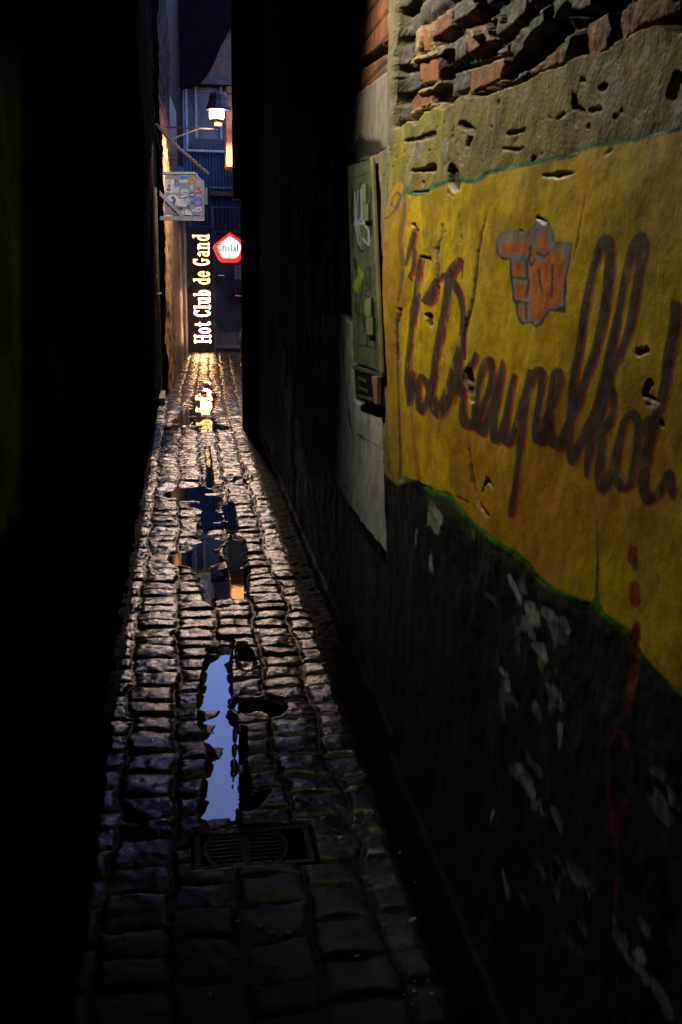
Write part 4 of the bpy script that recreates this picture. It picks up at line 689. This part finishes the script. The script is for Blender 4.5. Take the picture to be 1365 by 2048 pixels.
b = MB(); za = z1(0, 1205).z; b.tube([(xw, LAMP_Y+.05, za), (gx_, LAMP_Y+.05, za)], .010); b.tube([(xw, LAMP_Y+.05, za-.16), (z1(600, 0).x, LAMP_Y+.05, za)], .008); b.tube([(gx_, LAMP_Y+.05, za-.01), (gx_, LAMP_Y+.04, gz-.02)], .010); b.build('arm', M_ironb, sl)
zu = z1(0, 745).z; b = MB(); b.tube([(z1(580, 0).x, LAMP_Y+.3, zu), (z1(990, 0).x+.3, LAMP_Y+.3, zu)], .008); b.build('overhead_cable', M_ironb, None, label='thin dark cable strung across above the lantern', cat='cable')
b = MB(); b.box((z1(880,0,0,17).x, 17.0, z1(0,1670,0,17).z), (z1(1040,0,0,17).x, 17.2, z1(0,1525,0,17).z), .01); jb_ = b.build('junction_box', M_bk, None, label='dark box fixed at the right below the lit ledge', cat='box')
# cables on left
for pts, lab in (([(309,215),(312,262),(330,300),(345,312),(358,305)], 'loose cable drooping from left wall above the stickered sign'), ([(312,275),(336,330),(344,318),(355,322)], 'second loose cable hanging against the lit plaster above the stickered sign')):
    b = MB(); b.tube([ony(a, c, 11.7) for a, c in smooth_pts(pts, 4)], .004, 6); b.build('cable', M_ironb, None, label=lab, cat='cable')
# near-left wall end: pilaster, lit strip, handle
dp = empty('door_post', (-.22, 11.6, 0), label='grey-brown metal door post at the far end of the dark left wall', cat='post')
P0 = ony(311, 500, 11.75).x; P1 = ony(319, 500, 11.75).x
MB().box((P0-.02, 11.77, 0), (P1-.01, 11.84, ony(315, 375, 11.75).z), .004).build('post', mat('post_metal', (.13, .11, .07), .45, metal=.4), dp)
MB().tube([ony(314, 587, 11.7), ony(324, 587, 11.7)], .008).build('handle', mat('bright_steel', (.7, .72, .78), .2, metal=1), dp)
ls = empty('light_strip', ony(313, 625, 11.7), label='thin vertical strip of small yellow lights on the left wall end', cat='light strip')
M_ys = mat('yellow_strip_light', (.8, .6, .1), .5, bump=0, emit=(1, .72, .02), estr=.5)
for k in range(12):
    a = ony(313.2, 552+k*11.5, 11.7); MB().box((a.x-.003, 11.69, a.z-.016), (a.x+.004, 11.7, a.z+.016)).build('lamp', M_ys, ls)
MB().box((a.x-.012, 11.7, ony(313, 690, 11.7).z), (a.x+.006, 11.71, ony(313, 545, 11.7).z)).build('backing', M_bk, ls)
# plant by the sign
pt = empty('wall_plant', ony(378, 560, 17.4), label='small green leafy plant at the left edge of the lit club board', cat='plant')
b = MB(); rq = random.Random(3); c0 = ony(377, 552, 17.5)
for k in range(42):
    o_ = c0+Vector((rq.gauss(0, .05), rq.gauss(0, .04), rq.gauss(0, .10))); a = rq.uniform(0, 6.3); d1 = Vector((math.cos(a), -.3, math.sin(a)))*.045; d2 = Vector((-math.sin(a), .2, math.cos(a)))*.018
    b.poly([o_, o_+d1*.5+d2, o_+d1, o_+d1*.5-d2])
b.build('leaves', mat('green_leaf', (.06, .14, .03), .5, bump=0), pt); MB().tube([c0-Vector((0, 0, .2)), c0+Vector((.01, 0, .15))], .006).build('stem', M_wood, pt)
# awning-like dark drape
aw = [(985,-245),(985,70),(940,150),(880,250),(845,340),(800,450),(750,545),(700,620),(640,690),(580,730),(460,762),(340,770),(100,770),(100,-245)]
b = MB(); b.prism([z1(*p, 0, 17.95) for p in aw], (0, .25, 0)); b.build('awning', mat('black_canvas', (.0035, .004, .006), .9, bump=.3, bscale=4, bdist=.1, spec=.05), None, label='black bulging awning filling the top of the alley, curved lower edge', cat='awning')
# downpipe on right corner
dpp = empty('downpipe', (.6, 9.3, 0), label='dark downpipe and casing on the near right wall corner', cat='pipe')
zA = ony(470, 398, 9.25).z; xA = ony(466, 300, 9.3).x
MB().box((xA, 9.30, zA), (.72, 9.42, 6.5), .01).build('casing', mat('dark_casing', (.03, .027, .018), .5), dpp); xB = ony(483, 600, 9.3).x
MB().box((xB+.03, 9.3, -.05), (.75, 9.36, 6.5)).build('backing_board', M_bk, dpp); MB().tube([(xB+.022, 9.34, 0), (xB+.022, 9.34, zA)], .020, 10).build('pipe', mat('pipe_paint', (.04, .035, .025), .4), dpp)
# bicycle behind the corner
bi = empty('bicycle', (xat(500, 16.6, 690), 16.6, 0), label='parked bicycle half hidden behind right corner below the pentagon sign', cat='bicycle')
Mchr = mat('chrome', (.6, .6, .62), .2, metal=1); bx = xat(491, 16.6, 640)
def ring(c, r, rr, m, nm):
    b = MB(); b.tube([(c[0]+r*math.sin(a)*.35, c[1]+r*math.sin(a)*.94, c[2]+r*math.cos(a)) for a in [2*math.pi*k/28 for k in range(29)]], rr, 6, False); return b.build(nm, m, bi)
ring((bx, 16.3, .33), .31, .018, M_bk, 'wheel'); ring((bx+.37, 17.25, .33), .31, .018, M_bk, 'wheel')
b = MB(); b.tube([(bx, 16.3, .33), (bx+.03, 16.4, .85), (bx+.03, 16.42, 1.0)], .014); b.tube([(bx+.03, 16.42, .8), (bx+.2, 16.85, .3), (bx+.37, 17.25, .33), (bx+.27, 17.0, .8), (bx+.03, 16.42, .8)], .014); b.tube([(bx+.2, 16.85, .3), (bx+.28, 17.0, .9)], .014); b.build('frame', mat('dark_bike_paint', (.03, .03, .04), .3), bi)
MB().tube([(bx-.20, 16.48, 1.0), (bx-.16, 16.42, 1.04), (bx+.03, 16.4, 1.02), (bx+.26, 16.5, 1.04), (bx+.28, 16.6, 1.02)], .011).build('handlebar', Mchr, bi)
MB().box((bx+.2, 16.92, .9), (bx+.33, 17.15, .95), .02).build('saddle', M_bk, bi); ring((bx+.0, 16.29, .33), .28, .006, Mchr, 'rim')
# real wall lamps out of frame that light mural and sign
for nm, L, lab in (('bulkhead_lamp', MURAL_LAMP, 'dark bulkhead lamp high on left wall facing the mural'), ('bulkhead_lamp', PANEL_LAMP, 'dark bulkhead lamp high on left wall facing the stickered sign')):
    e_ = empty(nm, L, label=lab, cat='wall lamp'); MB().box((L[0]-.12, L[1]-.09, L[2]+.08), (L[0]+.07, L[1]+.09, L[2]+.11), .01).build('hood', M_ironb, e_)
    MB().box((L[0]-.12, L[1]-.09, L[2]-.10), (L[0]-.08, L[1]+.09, L[2]+.08), .01).build('back_plate', M_ironb, e_)
